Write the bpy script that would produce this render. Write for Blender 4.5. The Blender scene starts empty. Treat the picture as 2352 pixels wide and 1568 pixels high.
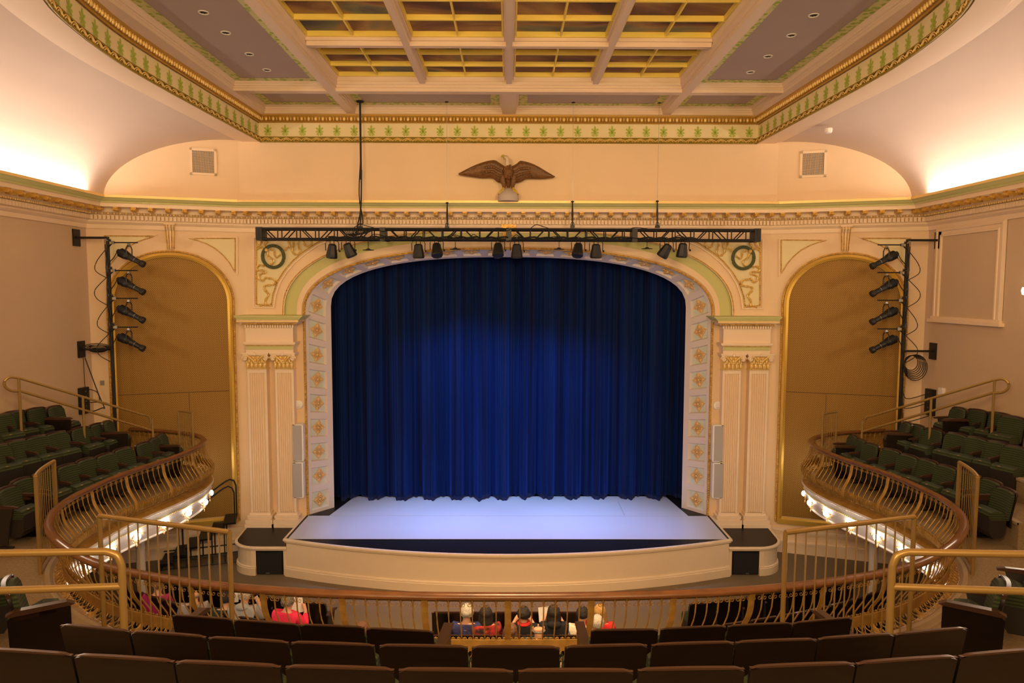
import bpy, math, random
from mathutils import Vector, Matrix
rnd = random.Random(7)
SC = bpy.context.scene
COL = SC.collection
PI = math.pi
V = Vector

# ---------------------------------------------------------------- camera model (eye at the origin while building)
F, CX, CY = 1568.0, 1176.0, 784.0
_p, _y, _r = math.atan(119 / F), math.atan(8 / F), math.radians(0.15)
FW = V((math.sin(_y) * math.cos(_p), math.cos(_y) * math.cos(_p), -math.sin(_p)))
_rt = V((math.cos(_y), -math.sin(_y), 0.0))
_up = _rt.cross(FW)
RT = _rt * math.cos(_r) + _up * math.sin(_r)
UP = _up * math.cos(_r) - _rt * math.sin(_r)
def ray(x, y): return FW * F + RT * (x - CX) - UP * (y - CY)
def atz(x, y, z): d = ray(x, y); return d * (z / d.z)
def atY(x, y, Y): d = ray(x, y); return d * (Y / d.y)
def atP(x, y, p, n):                       # point of a vertical plane through p (x, y) with normal n (x, y)
    d = ray(x, y); return d * ((n[0] * p[0] + n[1] * p[1]) / (n[0] * d.x + n[1] * d.y))
H = 5.95                                   # eye height above the stalls floor; everything is lifted by it at the end

# ---------------------------------------------------------------- materials
def _n(nt, t, **kw):
    n = nt.nodes.new(t)
    for k, v in kw.items():
        if k in n.inputs: n.inputs[k].default_value = v
        else: setattr(n, k, v)
    return n
def mat(name, col, rough=.6, metal=0.0, bump=0.0, bscale=40.0, var=0.0, vscale=3.0, emit=None, estr=0.0, sheen=0.0, spec=.5, col2=None, stretch=None):
    m = bpy.data.materials.new(name); m.use_nodes = True
    nt = m.node_tree; b = nt.nodes['Principled BSDF']
    b.inputs['Base Color'].default_value = (*col, 1); b.inputs['Roughness'].default_value = rough
    b.inputs['Metallic'].default_value = metal; b.inputs['Specular IOR Level'].default_value = spec
    if sheen: b.inputs['Sheen Weight'].default_value = sheen
    if emit: b.inputs['Emission Color'].default_value = (*emit, 1); b.inputs['Emission Strength'].default_value = estr
    L = nt.links.new
    tc = _n(nt, 'ShaderNodeTexCoord')
    co = tc.outputs['Object']
    if stretch:
        mp = _n(nt, 'ShaderNodeMapping'); mp.inputs['Scale'].default_value = stretch; L(co, mp.inputs['Vector']); co = mp.outputs['Vector']
    if var or col2:
        nz = _n(nt, 'ShaderNodeTexNoise', Scale=vscale, Detail=4.0); L(co, nz.inputs['Vector'])
        mr = _n(nt, 'ShaderNodeMapRange'); mr.inputs['From Min'].default_value = .35; mr.inputs['From Max'].default_value = .65; L(nz.outputs['Fac'], mr.inputs['Value'])
        mx = _n(nt, 'ShaderNodeMix', data_type='RGBA')
        c2 = col2 if col2 else tuple(min(1, c * (1 - var)) for c in col)
        mx.inputs[6].default_value = (*col, 1); mx.inputs[7].default_value = (*c2, 1)
        L(mr.outputs['Result'], mx.inputs[0]); L(mx.outputs[2], b.inputs['Base Color'])
    if bump:
        nb = _n(nt, 'ShaderNodeTexNoise', Scale=bscale, Detail=3.0); L(co, nb.inputs['Vector'])
        bp = _n(nt, 'ShaderNodeBump', Strength=bump, Distance=.02); L(nb.outputs['Fac'], bp.inputs['Height']); L(bp.outputs['Normal'], b.inputs['Normal'])
    return m
M = {}
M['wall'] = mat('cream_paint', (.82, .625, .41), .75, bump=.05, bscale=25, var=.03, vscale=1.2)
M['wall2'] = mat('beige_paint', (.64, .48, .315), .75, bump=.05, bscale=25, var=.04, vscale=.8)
M['trimc'] = mat('cream_trim_paint', (.84, .665, .47), .55)
M['vault'] = mat('vault_plaster', (.67, .535, .43), .8, bump=.5, bscale=2.2, var=.05, vscale=1.2, stretch=(1, .35, 1))
M['green'] = mat('sage_green_paint', (.55, .54, .215), .55)
M['dgreen'] = mat('stencil_green_paint', (.22, .36, .045), .6)
M['pale'] = mat('pale_green_cream_paint', (.78, .68, .40), .6)
M['gold'] = mat('gilding', (.74, .46, .10), .38, metal=.3, bump=.25, bscale=60, col2=(.50, .27, .04), vscale=14)
M['goldl'] = mat('bright_gilding', (.88, .64, .24), .38, metal=.25, bump=.2, bscale=60)
M['olive'] = mat('olive_gilt_ground', (.24, .20, .02), .6, metal=.2)
M['grey'] = mat('dusky_ceiling_paint', (.48, .40, .36), .8, var=.04, vscale=1)
M['beam'] = mat('coffer_beam_paint', (.74, .585, .44), .6)
M['yellow'] = mat('yellow_gilt_bars', (.86, .68, .14), .45, metal=.1)
M['lav'] = mat('reveal_paint', (.72, .63, .56), .6)  # cream with a lavender cast put in for the blue stage light spill
M['mint'] = mat('mint_panel_paint', (.62, .66, .55), .6)
M['rosette'] = mat('copper_gilt', (.84, .54, .22), .45, metal=.2, bump=.3, bscale=80)
M['black'] = mat('black_metal', (.012, .012, .013), .45, spec=.4)
M['blackp'] = mat('matt_black', (.008, .008, .009), .8)
M['cord'] = mat('black_rubber', (.008, .008, .008), .6)
M['steel'] = mat('steel', (.35, .34, .33), .4, metal=.8)
M['white'] = mat('white_plastic', (.85, .83, .80), .4)
M['rail'] = mat('brass_painted_rail', (.34, .215, .065), .36, metal=.4)
M['brass'] = mat('old_gold_ironwork', (.46, .27, .065), .45, metal=.35, col2=(.33, .18, .036), vscale=9)
M['wood'] = mat('mahogany_handrail', (.19, .074, .024), .28, var=.3, vscale=6, stretch=(1, 1, 6))
M['seatwood'] = mat('walnut_seat_shell', (.0060, .0028, .0018), .34, var=.35, vscale=5, stretch=(1.5, 1.5, 10))
M['seatcap'] = mat('walnut_seat_edge', (.050, .022, .012), .33)
M['carpet'] = mat('brown_carpet', (.165, .118, .066), .95, bump=.3, bscale=180, col2=(.20, .145, .08), vscale=60)
M['carpet2'] = mat('balcony_carpet', (.30, .215, .115), .95, bump=.3, bscale=150, col2=(.22, .15, .075), vscale=55)
M['nosing'] = mat('tan_step_nosing', (.36, .27, .16), .6)
M['deck'] = mat('black_stage_deck', (.009, .008, .008), .42, bump=.03, spec=.25)
M['marley'] = mat('white_dance_floor', (.52, .52, .60), .42, bump=.04, bscale=12)
M['apron'] = mat('apron_paint', (.78, .62, .43), .55)
M['strip'] = mat('brass_plate', (.80, .58, .25), .3, metal=.8)
M['bulb'] = mat('lit_bulb', (1, 1, 1), .5, emit=(1, .93, .84), estr=48)
M['fascia'] = mat('fascia_white_paint', (.72, .66, .62), .5)
M['speaker'] = mat('speaker_grille_grey', (.40, .37, .36), .6)
M['ribbon'] = mat('ribbon_gilding', (.86, .64, .25), .4, metal=.25, bump=.3, bscale=50, col2=(.60, .36, .08), vscale=25)
M['laurel'] = mat('laurel_green_bronze', (.10, .12, .05), .45, metal=.2, bump=.4, bscale=60)

def fabric_green():
    m = mat('green_ribbed_fabric', (.035, .06, .022), .9, sheen=.06)
    nt = m.node_tree; L = nt.links.new; b = nt.nodes['Principled BSDF']
    tc = nt.nodes['Texture Coordinate'] if 'Texture Coordinate' in nt.nodes else _n(nt, 'ShaderNodeTexCoord')
    wv = _n(nt, 'ShaderNodeTexWave', Scale=9.0, Distortion=.25, bands_direction='Z'); L(tc.outputs['Object'], wv.inputs['Vector'])
    nz = _n(nt, 'ShaderNodeTexNoise', Scale=160.0); L(tc.outputs['Object'], nz.inputs['Vector'])
    mx = _n(nt, 'ShaderNodeMix', data_type='RGBA'); mx.inputs[6].default_value = (.008, .016, .005, 1); mx.inputs[7].default_value = (.046, .062, .016, 1)
    mu = _n(nt, 'ShaderNodeMath', operation='MULTIPLY'); L(wv.outputs['Fac'], mu.inputs[0]); L(nz.outputs['Fac'], mu.inputs[1])
    ml = _n(nt, 'ShaderNodeMath', operation='MULTIPLY'); L(mu.outputs[0], ml.inputs[0]); ml.inputs[1].default_value = 1.9
    L(ml.outputs[0], mx.inputs[0]); L(mx.outputs[2], b.inputs['Base Color'])
    return m
M['fabric'] = fabric_green()
def grille_mat():
    m = mat('woven_gold_grille_cloth', (.3, .16, .03), .6, metal=.2)
    nt = m.node_tree; L = nt.links.new; b = nt.nodes['Principled BSDF']
    tc = nt.nodes['Texture Coordinate']; mp = _n(nt, 'ShaderNodeMapping'); mp.inputs['Rotation'].default_value = (0, math.radians(45), 0); mp.inputs['Scale'].default_value = (1, 1, 1)
    L(tc.outputs['Object'], mp.inputs['Vector'])
    w1 = _n(nt, 'ShaderNodeTexWave', Scale=11.5, bands_direction='X'); w2 = _n(nt, 'ShaderNodeTexWave', Scale=11.5, bands_direction='Z')
    L(mp.outputs['Vector'], w1.inputs['Vector']); L(mp.outputs['Vector'], w2.inputs['Vector'])
    mu = _n(nt, 'ShaderNodeMath', operation='MULTIPLY'); L(w1.outputs['Fac'], mu.inputs[0]); L(w2.outputs['Fac'], mu.inputs[1])
    nz = _n(nt, 'ShaderNodeTexNoise', Scale=1.3, Detail=3.0); L(tc.outputs['Object'], nz.inputs['Vector'])
    mx = _n(nt, 'ShaderNodeMix', data_type='RGBA'); mx.inputs[6].default_value = (.38, .205, .028, 1); mx.inputs[7].default_value = (.07, .033, .004, 1)
    rg = _n(nt, 'ShaderNodeMapRange'); rg.inputs['From Min'].default_value = .12; rg.inputs['From Max'].default_value = .6; L(mu.outputs[0], rg.inputs['Value'])
    L(rg.outputs['Result'], mx.inputs[0]); L(mx.outputs[2], b.inputs['Base Color'])
    return m
M['grille'] = grille_mat()
def mural_mat():
    m = mat('cloud_mural', (.2, .12, .06), .7)
    nt = m.node_tree; L = nt.links.new; b = nt.nodes['Principled BSDF']
    tc = nt.nodes['Texture Coordinate']; mp = _n(nt, 'ShaderNodeMapping'); mp.inputs['Scale'].default_value = (.42, .85, 1); L(tc.outputs['Object'], mp.inputs['Vector'])
    nz = _n(nt, 'ShaderNodeTexNoise', Scale=1.0, Detail=5.0, Distortion=.7); L(mp.outputs['Vector'], nz.inputs['Vector'])
    cr = _n(nt, 'ShaderNodeValToRGB'); L(nz.outputs['Fac'], cr.inputs['Fac'])
    e = cr.color_ramp.elements; e[0].position = .30; e[0].color = (.09, .05, .04, 1); e[1].position = .72; e[1].color = (.14, .20, .17, 1)
    for p, c in ((.40, (.11, .05, .03, 1)), (.47, (.26, .12, .05, 1)), (.53, (.42, .24, .07, 1)), (.60, (.20, .20, .10, 1)), (.66, (.10, .085, .07, 1))):
        x = e.new(p); x.color = c
    L(cr.outputs['Color'], b.inputs['Base Color'])
    return m
M['mural'] = mural_mat()
def velvet():
    m = mat('royal_blue_velvet', (.003, .022, .20), .75, sheen=.35)
    nt = m.node_tree; L = nt.links.new; b = nt.nodes['Principled BSDF']
    b.inputs['Sheen Tint'].default_value = (.05, .15, 1, 1); b.inputs['Specular IOR Level'].default_value = .15
    tc = nt.nodes['Texture Coordinate']; mp = _n(nt, 'ShaderNodeMapping'); mp.inputs['Scale'].default_value = (9, 9, .12); L(tc.outputs['Object'], mp.inputs['Vector'])
    nz = _n(nt, 'ShaderNodeTexNoise', Scale=1.0, Detail=3.0); L(mp.outputs['Vector'], nz.inputs['Vector'])
    mr = _n(nt, 'ShaderNodeMapRange'); mr.inputs['From Min'].default_value = .3; mr.inputs['From Max'].default_value = .75; L(nz.outputs['Fac'], mr.inputs['Value'])
    mx = _n(nt, 'ShaderNodeMix', data_type='RGBA'); mx.inputs[6].default_value = (.0002, .002, .018, 1); mx.inputs[7].default_value = (.0012, .018, .095, 1)  # noise streaks paint dark gaps and bright ridges to deepen the fold shading
    L(mr.outputs['Result'], mx.inputs[0]); L(mx.outputs[2], b.inputs['Base Color'])
    return m
M['velvet'] = velvet()
def leafy():
    m = mat('leaf_stencil_border', (.3, .34, .1), .7)
    nt = m.node_tree; L = nt.links.new; b = nt.nodes['Principled BSDF']
    tc = nt.nodes['Texture Coordinate']
    w = _n(nt, 'ShaderNodeTexVoronoi', Scale=11.0); L(tc.outputs['Object'], w.inputs['Vector'])
    mr = _n(nt, 'ShaderNodeMapRange'); mr.inputs['From Min'].default_value = .35; mr.inputs['From Max'].default_value = .5; L(w.outputs['Distance'], mr.inputs['Value'])
    mx = _n(nt, 'ShaderNodeMix', data_type='RGBA'); mx.inputs[6].default_value = (.36, .50, .06, 1); mx.inputs[7].default_value = (.70, .68, .30, 1)
    L(mr.outputs['Result'], mx.inputs[0]); L(mx.outputs[2], b.inputs['Base Color'])
    return m
M['leafy'] = leafy()

# ---------------------------------------------------------------- mesh building
class MB:
    def __init__(s): s.v = []; s.f = []
    def add(s, vs, fs):
        o = len(s.v); s.v += [V(p) for p in vs]; s.f += [tuple(i + o for i in f) for f in fs]; return s
    def box(s, c, d, rz=0.0, R=None, taper=None):
        x, y, z = d[0] / 2, d[1] / 2, d[2] / 2
        R = R or Matrix.Rotation(rz, 3, 'Z'); c = V(c); t = taper or 1
        vs = [R @ V((sx * x * (t if sz > 0 else 1), sy * y * (t if sz > 0 else 1), sz * z)) + c for sz in (-1, 1) for sx, sy in ((-1, -1), (1, -1), (1, 1), (-1, 1))]
        return s.add(vs, [(3, 2, 1, 0), (4, 5, 6, 7), (0, 1, 5, 4), (1, 2, 6, 5), (2, 3, 7, 6), (3, 0, 4, 7)])
    def bx(s, x0, x1, y0, y1, z0, z1): return s.box(((x0 + x1) / 2, (y0 + y1) / 2, (z0 + z1) / 2), (abs(x1 - x0), abs(y1 - y0), abs(z1 - z0)))
    def grid(s, rows, cu=False, cv=False):
        n, m = len(rows), len(rows[0]); vs = [p for r in rows for p in r]; fs = []
        for i in range(n if cv else n - 1):
            for j in range(m if cu else m - 1):
                a, b = i * m + j, i * m + (j + 1) % m; c, d = ((i + 1) % n) * m + (j + 1) % m, ((i + 1) % n) * m + j
                fs.append((a, b, c, d))
        return s.add(vs, fs)
    def tube(s, pts, r, k=8, closed=False, cap=True, flat=1.0, upv=(0, 0, 1)):
        pts = [V(p) for p in pts]; n = len(pts); rows = []; up = V(upv)
        rr = r if isinstance(r, (list, tuple)) else [r] * n
        for i, p in enumerate(pts):
            a = pts[(i - 1) % n] if (closed or i > 0) else p; b = pts[(i + 1) % n] if (closed or i < n - 1) else p
            t = (b - a).normalized(); u = up if abs(t.dot(up)) < .95 else (V((1, 0, 0)) if abs(t.x) < .9 else V((0, 1, 0)))
            x = t.cross(u).normalized(); y = x.cross(t).normalized()
            rows.append([p + x * math.cos(q * 2 * PI / k) * rr[i] + y * math.sin(q * 2 * PI / k) * rr[i] * flat for q in range(k)])
        s.grid(rows, cu=True, cv=closed)
        if cap and not closed:
            o = len(s.v) - n * k
            s.f.append(tuple(o + q for q in range(k))); s.f.append(tuple(o + (n - 1) * k + q for q in reversed(range(k))))
        return s
    def lathe(s, prof, c=(0, 0, 0), k=16, axis='Z', R=None, sx=1.0):
        c = V(c); R = R or {'Z': Matrix.Identity(3), 'Y': Matrix.Rotation(-PI / 2, 3, 'X'), 'X': Matrix.Rotation(PI / 2, 3, 'Y')}[axis]
        rows = [[R @ V((r * math.cos(q * 2 * PI / k) * sx, r * math.sin(q * 2 * PI / k), z)) + c for q in range(k)] for r, z in prof]
        s.grid(rows, cu=True); o = len(s.v) - len(prof) * k
        if prof[0][0] > 1e-5: s.f.append(tuple(o + q for q in reversed(range(k))))
        if prof[-1][0] > 1e-5: s.f.append(tuple(o + (len(prof) - 1) * k + q for q in range(k)))
        return s
    def ball(s, c, r, k=8, h=5, R=None):
        r = r if isinstance(r, (list, tuple)) else (r, r, r); c = V(c); R = R or Matrix.Identity(3)
        rows = [[R @ V((math.cos(a * 2 * PI / k) * math.sin(b * PI / h) * r[0], math.sin(a * 2 * PI / k) * math.sin(b * PI / h) * r[1], -math.cos(b * PI / h) * r[2])) + c for a in range(k)] for b in range(h + 1)]
        return s.grid(rows, cu=True)
    def prism(s, poly, mk, d0, d1):      # poly of (a, b); mk(a, b, d) -> point
        n = len(poly); vs = [mk(a, b, d0) for a, b in poly] + [mk(a, b, d1) for a, b in poly]
        return s.add(vs, [tuple(range(n)), tuple(reversed(range(n, 2 * n)))] + [(i, i + n, (i + 1) % n + n, (i + 1) % n) for i in range(n)])
    def sweep(s, path, prof, closed=False):  # path in plan; profile of (out, z); out = to the right of travel
        n = len(path); rows = []
        for i, p in enumerate(path):
            nr = []
            for a, b in ((i - 1, i), (i, i + 1)):
                if not closed and (a < 0 or b > n - 1): continue
                d = (V(path[b % n][:2]) - V(path[a % n][:2])).normalized(); nr.append(V((d.y, -d.x)))
            m = nr[0] if len(nr) == 1 else (nr[0] + nr[1]) / (1 + nr[0].dot(nr[1]))
            rows.append([(p[0] + m.x * o, p[1] + m.y * o, z) for o, z in prof])
        return s.grid(rows, cv=closed)
    def obj(s, name, m, parent=None, world=True, smooth=False, ang=35):
        me = bpy.data.meshes.new(name)
        off = V((0, 0, 0))
        if parent is not None and world:
            q = parent
            while q is not None: off = off + q.location; q = q.parent
        if parent is None and s.v:
            xs = [p.x for p in s.v]; ys = [p.y for p in s.v]; zs = [p.z for p in s.v]
            off = V(((min(xs) + max(xs)) / 2, (min(ys) + max(ys)) / 2, min(zs)))
        me.from_pydata([tuple(p - off) for p in s.v], [], s.f); me.validate(); me.update()
        import bmesh
        bm = bmesh.new(); bm.from_mesh(me); bmesh.ops.remove_doubles(bm, verts=bm.verts, dist=1e-5); bmesh.ops.recalc_face_normals(bm, faces=bm.faces); bm.to_mesh(me); bm.free()
        if smooth:
            for p in me.polygons: p.use_smooth = True
            me.set_sharp_from_angle(angle=math.radians(ang))
        me.materials.append(m if not isinstance(m, str) else M[m])
        o = bpy.data.objects.new(name, me); COL.objects.link(o)
        if parent is not None: o.parent = parent
        else: o.location = off
        return o
def empty(name, loc=(0, 0, 0), rz=0.0):
    o = bpy.data.objects.new(name, None); o.empty_display_size = .1; COL.objects.link(o); o.location = loc; o.rotation_euler = (0, 0, rz); return o
def tag(o, label, cat, group=None, kind=None):
    o['label'] = label; o['category'] = cat
    if group: o['group'] = group
    if kind: o['kind'] = kind
    return o
def struct(o, label=None, cat=None):
    o['kind'] = 'structure'
    if label: o['label'] = label
    if cat: o['category'] = cat
    return o
def dup(o, parent=None):
    c = o.copy(); COL.objects.link(c); c.parent = parent
    for ch in list(o.children): dup(ch, c)
    return c
def kids(o):
    for c in o.children:
        yield c; yield from kids(c)
def arch(hw, zs, zt, n=2.45, k=28, zb=None):
    """outline of a basket arch (x, z) from bottom left over the top to bottom right with outward normals"""
    pts = []
    for i in range(2 * k + 1):
        t = PI - i * PI / (2 * k); c, q = math.cos(t), math.sin(t)
        pts.append((hw * math.copysign(abs(c) ** (2 / n), c), zs + (zt - zs) * abs(q) ** (2 / n)))
    if zb is not None: pts = [(-hw, zb)] + pts + [(hw, zb)]
    out = []
    for i, p in enumerate(pts):
        a, b = pts[max(0, i - 1)], pts[min(len(pts) - 1, i + 1)]
        d = V((b[0] - a[0], b[1] - a[1])).normalized(); out.append((p[0], p[1], -d.y, d.x))
    return out
def resample(pts, step, closed=False):
    pts = [V(p) for p in pts]; seg = [(pts[i + 1] - pts[i]).length for i in range(len(pts) - 1)]; tot = sum(seg); n = max(1, round(tot / step)); out = []
    for j in range(n + 1):
        d = tot * j / n; i = 0
        while i < len(seg) - 1 and d > seg[i]: d -= seg[i]; i += 1
        out.append(pts[i].lerp(pts[i + 1], min(1, d / seg[i])))
    return out
def spline(pts, k=8):
    pts = [V(p) for p in pts]; out = []
    for i in range(len(pts) - 1):
        p0, p1, p2, p3 = pts[max(0, i - 1)], pts[i], pts[i + 1], pts[min(len(pts) - 1, i + 2)]
        for j in range(k):
            t = j / k; out.append(.5 * (2 * p1 + (p2 - p0) * t + (2 * p0 - 5 * p1 + 4 * p2 - p3) * t * t + (3 * p1 - p0 - 3 * p2 + p3) * t ** 3))
    return out + [pts[-1]]
def mirx(s, mb):
    if s > 0: mb.v = [V((-p.x, p.y, p.z)) for p in mb.v]
    return mb
D = 15.3; ZF = -H; ZST = -5.15; ZPL = -5.34
P0 = V((-5.83, D)); P1 = V((-8.78, 14.35)); DW = (P1 - P0).normalized(); NW = V((-DW.y, DW.x)); NW = NW if NW.y < 0 else -NW
def aw(u, z, o=0.0): p = P0 + DW * u + NW * o; return V((p.x, p.y, z))          # left angled wall: u along, o out
def awp(x, y, o=0.0):                                                         # pixel -> (u, z) on the left angled wall
    p = atP(x, y, P0 + NW * o, NW); return (p.xy - (P0 + NW * o)).dot(DW), p.z
SIDE = {-1: 'left', 1: 'right'}
ZC = lambda y, o: atY(1168, y, D - o).z

# ---- floor, walls
mb = MB(); mb.bx(-9.5, 9.5, -3, 16.2, ZF - .1, ZF); struct(mb.obj('floor', 'carpet'))
A = atY(699, 722, D); hw, zs = -A.x, A.z; zt = atY(1168, 571, D).z
B = atY(760, 705, 15.85); hw2, zs2 = -B.x, B.z; zt2 = atY(1168, 590.5, 15.85).z
out = arch(hw, zs, zt, zb=ZF)
mb = MB()
mb.grid([[(x, D, z) for x, z, _, _ in out[1:-1]], [(x, D, 1.9) for x, z, _, _ in out[1:-1]]])
for s in (-1, 1): mb.add([(s * hw, D, ZF), (s * 5.83, D, ZF), (s * 5.83, D, 1.9), (s * hw, D, 1.9)], [(0, 1, 2, 3)])
wb = struct(mb.obj('wall_back', 'wall'))
for s in (-1, 1):
    mb = MB(); mb.add([aw(0, ZF), aw(3.13, ZF), aw(3.13, 1.9), aw(0, 1.9)], [(0, 1, 2, 3)]); wa = struct(mirx(s, mb).obj('wall_back_' + SIDE[s], 'wall'))
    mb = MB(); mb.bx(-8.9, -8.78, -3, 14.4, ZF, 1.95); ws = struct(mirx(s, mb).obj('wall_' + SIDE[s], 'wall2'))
    # upper angled wall above the ledge
    mb = MB(); mb.add([aw(-.08, 1.70, .5), aw(3.2, 1.70, .5), aw(3.2, 3.6, .5), aw(-.08, 3.6, .5)], [(0, 1, 2, 3)]); struct(mirx(s, mb).obj('wall_upper_' + SIDE[s], 'wall'))
    # wainscot mouldings on the angled wall, below the grille
    mb = MB()
    for za, zb_, o in ((-5.45, -5.38, .05), (-5.50, -5.45, .03), (-5.95, -5.72, .04), (-5.72, -5.68, .06)):
        c = [aw(.0, za), aw(3.1, za), aw(3.1, za, o), aw(.0, za, o)]; mb.add(c + [p + V((0, 0, zb_ - za)) for p in c], [(0, 1, 2, 3), (4, 5, 6, 7), (2, 3, 7, 6), (0, 1, 5, 4), (1, 2, 6, 5), (0, 3, 7, 4)])
    struct(mirx(s, mb).obj('baseboard_' + SIDE[s], 'trimc'))
mb = MB(); mb.add([(-5.76, 14.8, 1.7), (5.76, 14.8, 1.7), (5.76, 14.8, 3.7), (-5.76, 14.8, 3.7)], [(0, 1, 2, 3)]); struct(mb.obj('wall_upper_back', 'wall'))
# dark stage house behind the curtain line
mb = MB()
mb.bx(-6, 6, 17.6, 17.7, ZST, 2); mb.bx(-6, -5.9, 15.9, 17.6, ZST, 2); mb.bx(5.9, 6, 15.9, 17.6, ZST, 2); mb.bx(-6, 6, 15.9, 17.6, 1.9, 2)
struct(mb.obj('wall_stage', 'blackp'))

# ---- proscenium reveal with coffers and rosettes
def poly_at(pts, f):
    seg = [(pts[i + 1] - pts[i]).length for i in range(len(pts) - 1)]; d = sum(seg) * min(max(f, 0), 1)
    for i, l in enumerate(seg):
        if d <= l or i == len(seg) - 1: return pts[i].lerp(pts[i + 1], d / l)
        d -= l
def opts(hw_, zs_, zt_, Y, zb): return [V((x, Y, z)) for x, z, _, _ in arch(hw_, zs_, zt_, zb=zb, k=40)]
Po, Pi_ = opts(hw, zs, zt, D, ZST), opts(hw2, zs2, zt2, 15.85, ZST)
def RV(f, t): return poly_at(Po, f).lerp(poly_at(Pi_, f), t)
Lo = sum((Po[i + 1] - Po[i]).length for i in range(len(Po) - 1)); NP = round(Lo / .575)
fr, pn = MB(), MB(); reveal = struct(empty('proscenium_reveal', (0, D, ZST)), 'cream coffered reveal with gilt rosettes around the blue curtain', 'archway')
for c in range(NP):
    f0, f1 = c / NP, (c + 1) / NP; m = .13 / NP
    def nrm(f, t):
        a = RV(f + .002, t) - RV(f - .002, t); b = RV(f, t + .05) - RV(f, t - .05); n = a.cross(b).normalized(); ctr = V((0, 15.6, -3)); return n if n.dot(RV(f, t) - ctr) > 0 else -n
    fa, fb, ta, tb = f0 + m, f1 - m, .15, .80
    sub = 3
    o4 = [RV(f0 + (f1 - f0) * i / sub, 0) for i in range(sub + 1)]; o5 = [RV(f0 + (f1 - f0) * i / sub, 1) for i in range(sub + 1)]
    a4 = [RV(fa + (fb - fa) * i / sub, ta) for i in range(sub + 1)]; b4 = [RV(fa + (fb - fa) * i / sub, tb) for i in range(sub + 1)]
    fr.grid([o4, a4]); fr.grid([b4, o5]); fr.add([o4[0], a4[0], b4[0], o5[0]], [(0, 1, 2, 3)]); fr.add([o4[-1], a4[-1], b4[-1], o5[-1]], [(0, 1, 2, 3)])
    n0 = nrm((f0 + f1) / 2, .5); e = .02 / NP * 2
    a5 = [RV(fa + e + (fb - fa - 2 * e) * i / sub, ta + .05) + n0 * .05 for i in range(sub + 1)]; b5 = [RV(fa + e + (fb - fa - 2 * e) * i / sub, tb - .05) + n0 * .05 for i in range(sub + 1)]
    fr.grid([a4, a5]); fr.grid([b5, b4]); fr.add([a4[0], a5[0], b5[0], b4[0]], [(0, 1, 2, 3)]); fr.add([a4[-1], a5[-1], b5[-1], b4[-1]], [(0, 1, 2, 3)])
    pn.grid([a5, b5])
fr.obj('frame', 'lav', reveal); pn.obj('panel', 'mint', reveal)
def rosette_mb():
    r = MB()
    r.ball((0, 0, .02), (.035, .035, .03), 8, 4)
    for i in range(10):
        a = i * PI / 5; r.ball((math.cos(a) * .058, math.sin(a) * .058, .012), .02, 6, 3)
    for i in range(4):
        a = i * PI / 2; R = Matrix.Rotation(a, 3, 'Z')
        r.ball(R @ V((.105, 0, .012)), (.05, .035, .022), 6, 4, R); r.ball(R @ V((.155, 0, .01)), (.03, .018, .014), 6, 3, R)
        for q in (-1, 1):
            r.ball(R @ V((.095, .045 * q, .01)), (.03, .02, .015), 6, 3, R @ Matrix.Rotation(q * .6, 3, 'Z')); r.ball(R @ V((.125, .03 * q, .01)), (.022, .014, .012), 6, 3, R)
        b = a + PI / 4; r.ball((math.cos(b) * .10, math.sin(b) * .10, .008), (.022, .022, .014), 6, 3)
    return r
RO = rosette_mb(); first = None
for c in range(NP):
    f = (c + .5) / NP; t = .475
    p = RV(f, t); a = (RV(f + .003, t) - RV(f - .003, t)).normalized(); b = (RV(f, t + .1) - RV(f, t - .1)).normalized(); n = a.cross(b).normalized()
    if n.dot(p - V((0, 15.6, -3))) > 0: n = -n
    a = b.cross(n)if a.dot(b.cross(n)) > 0 else -b.cross(n)
    R = Matrix((a, b, n)).transposed()
    if first is None: first = o = MB().add([v * 1.0 for v in RO.v], RO.f).obj('rosette', 'rosette', reveal, world=False, smooth=True, ang=60)
    else: o = first.copy(); COL.objects.link(o)
    o.matrix_local = Matrix.Translation(p - n * .045 - V(reveal.location)) @ R.to_4x4()

# ---- gilded rope and bead helpers
def rope(mb, pts, r=.03, step=.062, closed=False, nrm=V((0, -1, 0))):
    mb.tube([p - nrm * r * .3 for p in pts], r * .8, 6); pts = resample(pts, step * .8)
    for i in range(len(pts) - 1):
        t = (pts[i + 1] - pts[i]).normalized(); b = t.cross(nrm).normalized(); ax = (t + b * .75).normalized(); c = ax.cross(nrm).normalized()
        mb.ball((pts[i] + pts[i + 1]) / 2, (r * 1.3, r * .52, r * 1.05), 6, 3, Matrix((ax, c, nrm)).transposed())
def beads(mb, pts, r=.02, step=.06, flat=.6, nrm=V((0, -1, 0))):
    r *= .85; mb.tube([p - nrm * r * .1 for p in pts], r * .62, 5); pts = resample(pts, step * .75); step *= .75
    for i in range(len(pts) - 1):
        t = (pts[i + 1] - pts[i]).normalized(); c = t.cross(nrm).normalized()
        mb.ball((pts[i] + pts[i + 1]) / 2, (step * .42, r, r * flat), 6, 3, Matrix((t, c, nrm)).transposed())
def band(mb, hw_a, zs_a, zt_a, hw_b, zs_b, zt_b, Y0, prof, zb=None):   # strip between two arches; prof: (t, out)
    a, b = arch(hw_a, zs_a, zt_a, zb=zb), arch(hw_b, zs_b, zt_b, zb=zb)
    mb.grid([[(p[0] + (q[0] - p[0]) * t, Y0 - o, p[1] + (q[1] - p[1]) * t) for p, q in zip(a, b)] for t, o in prof])
tr = struct(empty('trim_1', (0, D, ZST)), 'gilt rope, green arch band and cream bands framing the proscenium opening', 'moulding')
mb = MB(); rope(mb, [V((x, D - .03, z)) for x, z, _, _ in arch(hw, zs, zt, zb=ZST)], .034, .066); mb.obj('rope_moulding', 'gold', tr, smooth=True, ang=80)
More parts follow.
